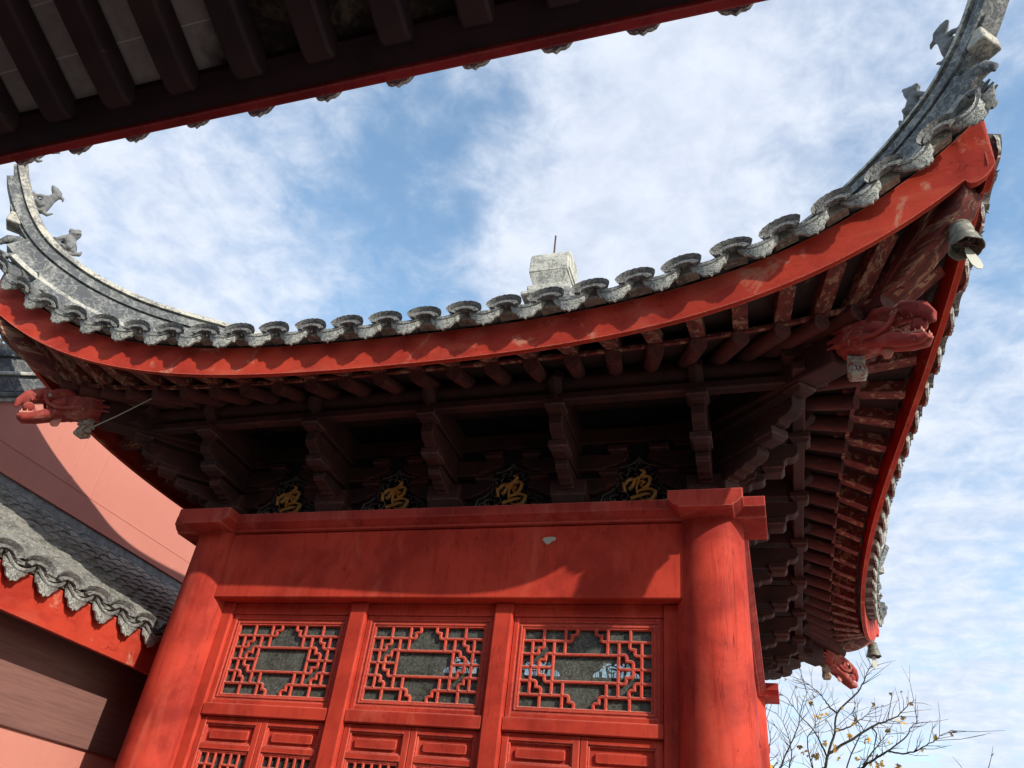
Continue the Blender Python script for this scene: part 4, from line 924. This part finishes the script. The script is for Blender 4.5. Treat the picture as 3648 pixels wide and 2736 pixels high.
rake(-0.30, 0.03, 0.001, 0.05, 'verge_band', m_finial); rake(-0.30, 0.06, 0.051, 0.10, 'verge_band', m_tile); rake(-0.30, 0.035, 0.101, 0.27, 'verge_band', m_ridge); rake(-0.30, 0.07, 0.271, 0.31, 'verge_band', m_finial)
rake(-0.28, 0.03, 0.311, 0.46, 'verge_band', m_ridge); rake(-0.26, 0.06, 0.461, 0.52, 'verge_band', m_ridge); rake(-0.2, 0.02, 0.521, 0.60, 'verge_band', m_ridgetop)
box(WX, WX+0.03, -8.0, 3.4, 3.96, 4.185).build('flashing_strip', m_strip, ho, bevel=0.006)
box(WX, WX+0.045, -8.0, 3.4, 4.1855, 4.20).build('flashing_lip', m_pink, ho, bevel=0.004)
for z in (4.43,): box(WX+0.0005, WX+0.003, -8.0, 1.9, z, z+0.014).build('moulding_line', m_pink, ho)
for y in (-1.72, -1.42): box(WX+0.0005, WX+0.004, y, y+0.03, 4.443, gz(y)-0.25).build('moulding_line', m_pink, ho)
MB().prism([(-8.0, gz(-8.0)-0.1), (0.6, gz(0.6)-0.1), (9.2, gz(-8.0)-0.1), (9.2, gz(-8.0)-0.3), (0.6, gz(0.6)-0.3), (-8.0, gz(-8.0)-0.3)], WX-6.0, WX-0.351, lambda p, x: (x, p[0], p[1])).build('roof', m_tile, ho)
box(WX-6.0, WX-0.36, -7.6, -7.3, 0.004, 1.0).build('wall', m_pink, ho)

# ------------------------------------------------------------------ near hall whose eave overhangs the camera
hall = thing('hall', (0, -8, 0), 'dark timber hall eave overhead with rafters and thin red edge', 'hall')
HE_Y, HE_Z = -5.178, 3.90      # lower outer edge of its fascia
HX0, HX1 = -7.0, 8.0
SL = 0.42
box(HX0, HX1, HE_Y-0.036, HE_Y, HE_Z, HE_Z+0.20).build('fascia', m_hallred, hall, bevel=0.003)
def hz(y): return HE_Z+0.035 + SL*(HE_Y-y)
MB().prism([(HE_Y-0.037, hz(HE_Y-0.037)-0.03), (HE_Y-0.12, hz(HE_Y-0.12)+0.02), (HE_Y-0.12, hz(HE_Y-0.12)+0.09), (HE_Y-0.037, hz(HE_Y-0.037)+0.05)], HX0, HX1, lambda p, x: (x, p[0], p[1])).build('eave_board', m_halltimber, hall)
MB().prism([(HE_Y-0.121, hz(HE_Y-0.12)+0.055), (-9.4, hz(-9.4)+0.055), (-9.4, hz(-9.4)+0.085), (HE_Y-0.121, hz(HE_Y-0.12)+0.085)], HX0, HX1, lambda p, x: (x, p[0], p[1])).build('brick_soffit', m_brick, hall)
hr_me = MB().prism([(0, -0.030), (0.0, 0.048), (-4.15, 0.048), (-4.15, -0.062), (-0.16, -0.062), (-0.04, -0.055)], -0.054, 0.054, lambda p, x: (x, p[0], p[1]+SL*-p[0])).mesh('rafter', m_halltimber)
for j in range(-23, 23):
    x = 0.453 + 0.2865*j
    if HX0 < x < HX1: link('rafter', hr_me, hall, Matrix.Translation((x, HE_Y-0.095, hz(HE_Y-0.095))), 0.012)
MB().prism([(HE_Y+0.02, HE_Z+0.21), (-9.4, hz(-9.4)+0.25), (-13.6, HE_Z+0.21), (-13.6, HE_Z+0.12), (-9.4, hz(-9.4)+0.10), (HE_Y+0.02, HE_Z+0.205)], HX0, HX1, lambda p, x: (x, p[0], p[1])).build('roof', m_tile, hall)
for j in range(-25, 28):
    x = 0.10 + 0.2865*j
    if HX0 < x < HX1:
        Mx = Matrix.Translation((x, HE_Y+0.03, HE_Z+0.158+jit.uniform(-0.008, 0.008))) @ Matrix.Rotation(math.pi, 4, 'Z') @ Matrix.Rotation(R(-8), 4, 'X'); link('drip_tile', drip_me, hall, Mx)
for x in (-6.0, -2.2, 1.6, 5.4): MB().lathe([(0.18, 0.004), (0.175, 4.55)], 24, Matrix.Translation((x, -8.3, 0))).build('column', m_redcol, hall)
box(HX0, HX1, -8.44, -8.16, 4.551, 4.95).build('beam', m_halltimber, hall)
box(HX0, HX1, -10.2, -10.05, 0.004, 5.2).build('wall', m_hallred, hall)

# ------------------------------------------------------------------ thin wire by the left dragon
Ml = cornerM[(-1, -1)]
a_ = Ml @ Vector((-0.03, -0.86*D2, 4.20)); b_ = Vector((-2.05, -2.90, 4.40))
tag(MB().tube([a_, a_.lerp(b_, 0.5)-Vector((0, 0, 0.01)), b_], 0.004, 6).build('wire', m_plate), 'thin pale wire tied from the left lotus pendant to the rafters', 'wire')

# ------------------------------------------------------------------ bare autumn trees
def pix(u, v, y):
    d = cx*((u-1824)/2754.35) - cy*((v-1368)/2754.35) - cz; d = d/d.y; return Vector((2.055, -6.5, 1.6)) + d*y
rt = random.Random(11)
K = 0.4738
LIMBS = [  # main limbs: way points in a crop of the photograph, start radius
 [(700, 1420), (715, 1342), (740, 1235), (790, 1080), (805, 930), (960, 770), (1010, 680), (1040, 610), (1070, 560)],
 [(740, 1235), (880, 1150), (1060, 1035), (1170, 990), (1260, 950), (1350, 860), (1400, 830)],
 [(930, 1420), (990, 1342), (1080, 1280), (1180, 1220), (1310, 1120), (1370, 1030), (1420, 985)],
 [(1195, 1220), (1300, 1232), (1400, 1215), (1500, 1160), (1580, 1105), (1680, 1055)],
 [(340, 1420), (380, 1342), (440, 1200), (510, 1040), (540, 880), (590, 760)],
 [(640, 1420), (620, 1342), (580, 1140), (620, 1060), (660, 980), (690, 860)],
 [(730, 1255), (680, 1150), (630, 1060), (540, 960), (430, 820), (395, 790)],
 [(805, 930), (740, 870), (690, 800), (600, 720), (525, 665)],
 [(300, 1420), (270, 1342), (300, 1180), (290, 1000), (245, 905)],
 [(470, 1420), (465, 1250), (445, 1130), (400, 1000), (340, 920)],
 [(860, 1420), (960, 1130), (1000, 1060), (940, 960), (915, 930)],
 [(805, 1065), (900, 1030), (960, 995), (1030, 940), (1085, 860)],
 [(1000, 1320), (1090, 1200), (1150, 1120), (1250, 980)],
 [(1060, 1035), (1100, 1080), (1080, 1220), (1060, 1330)]]
tp = pix(2600+700*K, 2100+1420*K, 12.0)
tree = thing('bare_tree', (tp.x, tp.y, 0), 'bare dark tree with a few yellow leaves beyond the pavilion', 'tree')
tr_ = MB(); tw = tr_; lv = MB()
def leaf(p, s):
    ax = Vector((rt.uniform(-1, 1), rt.uniform(-1, 1), rt.uniform(-1, 0.3))).normalized(); bx = ax.cross(Vector((rt.uniform(-1, 1), rt.uniform(-1, 1), rt.uniform(-1, 1)))).normalized()
    pts = [(0, 0), (0.35, 0.25), (0.25, 0.55), (0.55, 0.5), (0.4, 0.95), (0.1, 0.8), (0, 1.2), (-0.1, 0.8), (-0.4, 0.95), (-0.5, 0.5), (-0.25, 0.55), (-0.35, 0.25)]
    cz_ = ax.cross(bx)
    lv.add([p + bx*(x*s) + ax*(y*s) + cz_*(0.25*s*abs(x)) for x, y in pts], [tuple(range(len(pts)))])
tr_.lathe([(0.16, 0.004), (0.13, 0.6), (0.11, 1.4), (0.09, 2.6)], 12, Matrix.Translation((tp.x, tp.y, 0)))
for li, L in enumerate(LIMBS):
    dep = 12.0 + rt.uniform(-0.9, 0.9) if li not in (0, 1) else 12.0
    P3 = [pix(2600+x*K, 2100+y*K, 12.0 + (dep-12.0)*min(1, i/3)) for i, (x, y) in enumerate(L)]
    if L[0][1] >= 1400: P3 = [Vector((tp.x, tp.y, 2.55))] + P3
    PC = [Vector(p) for p in catmull([tuple(p) for p in P3], 4)]
    for i in range(1, len(PC)-1): PC[i] += Vector((rt.uniform(-1, 1), 0, rt.uniform(-1, 1)))*0.008
    r0 = {0: 0.026, 1: 0.02, 2: 0.02, 4: 0.017}.get(li, 0.013)
    tr_.tube(PC, [r0*(1-0.86*i/(len(PC)-1)) for i in range(len(PC))], 6)
    for i in range(5, len(PC)-1):
        for _ in range(rt.choice([0, 1, 1, 2])):
            d = (PC[i+1]-PC[i-1]).normalized(); sgn = rt.choice([-1, 1])
            q_ = Vector((d.z*sgn, rt.uniform(-0.5, 0.5), -d.x*sgn)); v = (d*rt.uniform(0.5, 1.1)+q_*rt.uniform(0.5, 1)+Vector((0, 0, 0.25))).normalized()
            ln = rt.uniform(0.08, 0.42)*(1 if rt.random() < 0.8 else 1.6); p1 = PC[i]+v*ln*0.5+Vector((rt.uniform(-.03, .03), 0, rt.uniform(-.02, .03))); p2 = PC[i]+v*ln+Vector((0, 0, 0.05*ln))
            tw.tube([PC[i], p1, p2], [0.004, 0.003, 0.0015], 4)
            for _2 in range(rt.choice([0, 0, 1])):
                v2 = (v+Vector((rt.uniform(-.8, .8), rt.uniform(-.5, .5), rt.uniform(-.3, .8)))).normalized(); tw.tube([p1, p1+v2*ln*0.45], [0.003, 0.0016], 4)
            if rt.random() < 0.10: leaf(p2, rt.uniform(0.035, 0.06))
for (x, y, n) in [(625, 785, 4), (590, 830, 3), (660, 940, 4), (700, 930, 3), (515, 1170, 3), (640, 1240, 5), (560, 1235, 4), (790, 1185, 5), (740, 1150, 3), (915, 1105, 3), (1020, 1110, 6), (970, 1260, 3), (1085, 1265, 3), (1100, 1310, 4), (1150, 1290, 2), (1265, 1325, 4), (1290, 985, 3), (1175, 1070, 4), (940, 985, 4), (310, 1325, 6), (1450, 1212, 2), (1545, 1097, 2), (1668, 1060, 2), (1080, 862, 2), (540, 820, 2), (1045, 1300, 3), (820, 1260, 3)]:
    for _ in range(n): leaf(pix(2600+(x+rt.uniform(-16, 16))*K, 2100+(y+rt.uniform(-16, 16))*K, 12+rt.uniform(-0.4, 0.4)), rt.uniform(0.045, 0.085))
tr_.build('trunk', m_bark, tree); lv.build('leaves', m_leaf, tree, smooth=0, fix=False)
t2p = pix(3560, 2900, 13.0)
t2 = thing('bare_sapling', (t2p.x, t2p.y, 0), 'two thin bare twigs rising at the lower right corner', 'tree')
mb = MB().tube([(t2p.x, t2p.y, 0.004), (t2p.x, t2p.y, 1.2), tuple(t2p)], [0.05, 0.04, 0.012], 8)
for L in ([(1850, 1500), (1780, 1400), (1730, 1320), (1672, 1255)], [(1900, 1500), (1945, 1342), (1968, 1250), (1978, 1178)], [(1968, 1250), (1985, 1230)]):
    P3 = [pix(2600+x*K, 2100+y*K, 13.0) for x, y in L]; P3 = ([t2p] if L[0][1] == 1500 else []) + P3
    mb.tube(catmull([tuple(p) for p in P3], 4), [0.009*(1-0.8*i/(4*(len(P3)-1))) for i in range(4*(len(P3)-1)+1)], 5)
mb.build('stem', m_bark, t2)
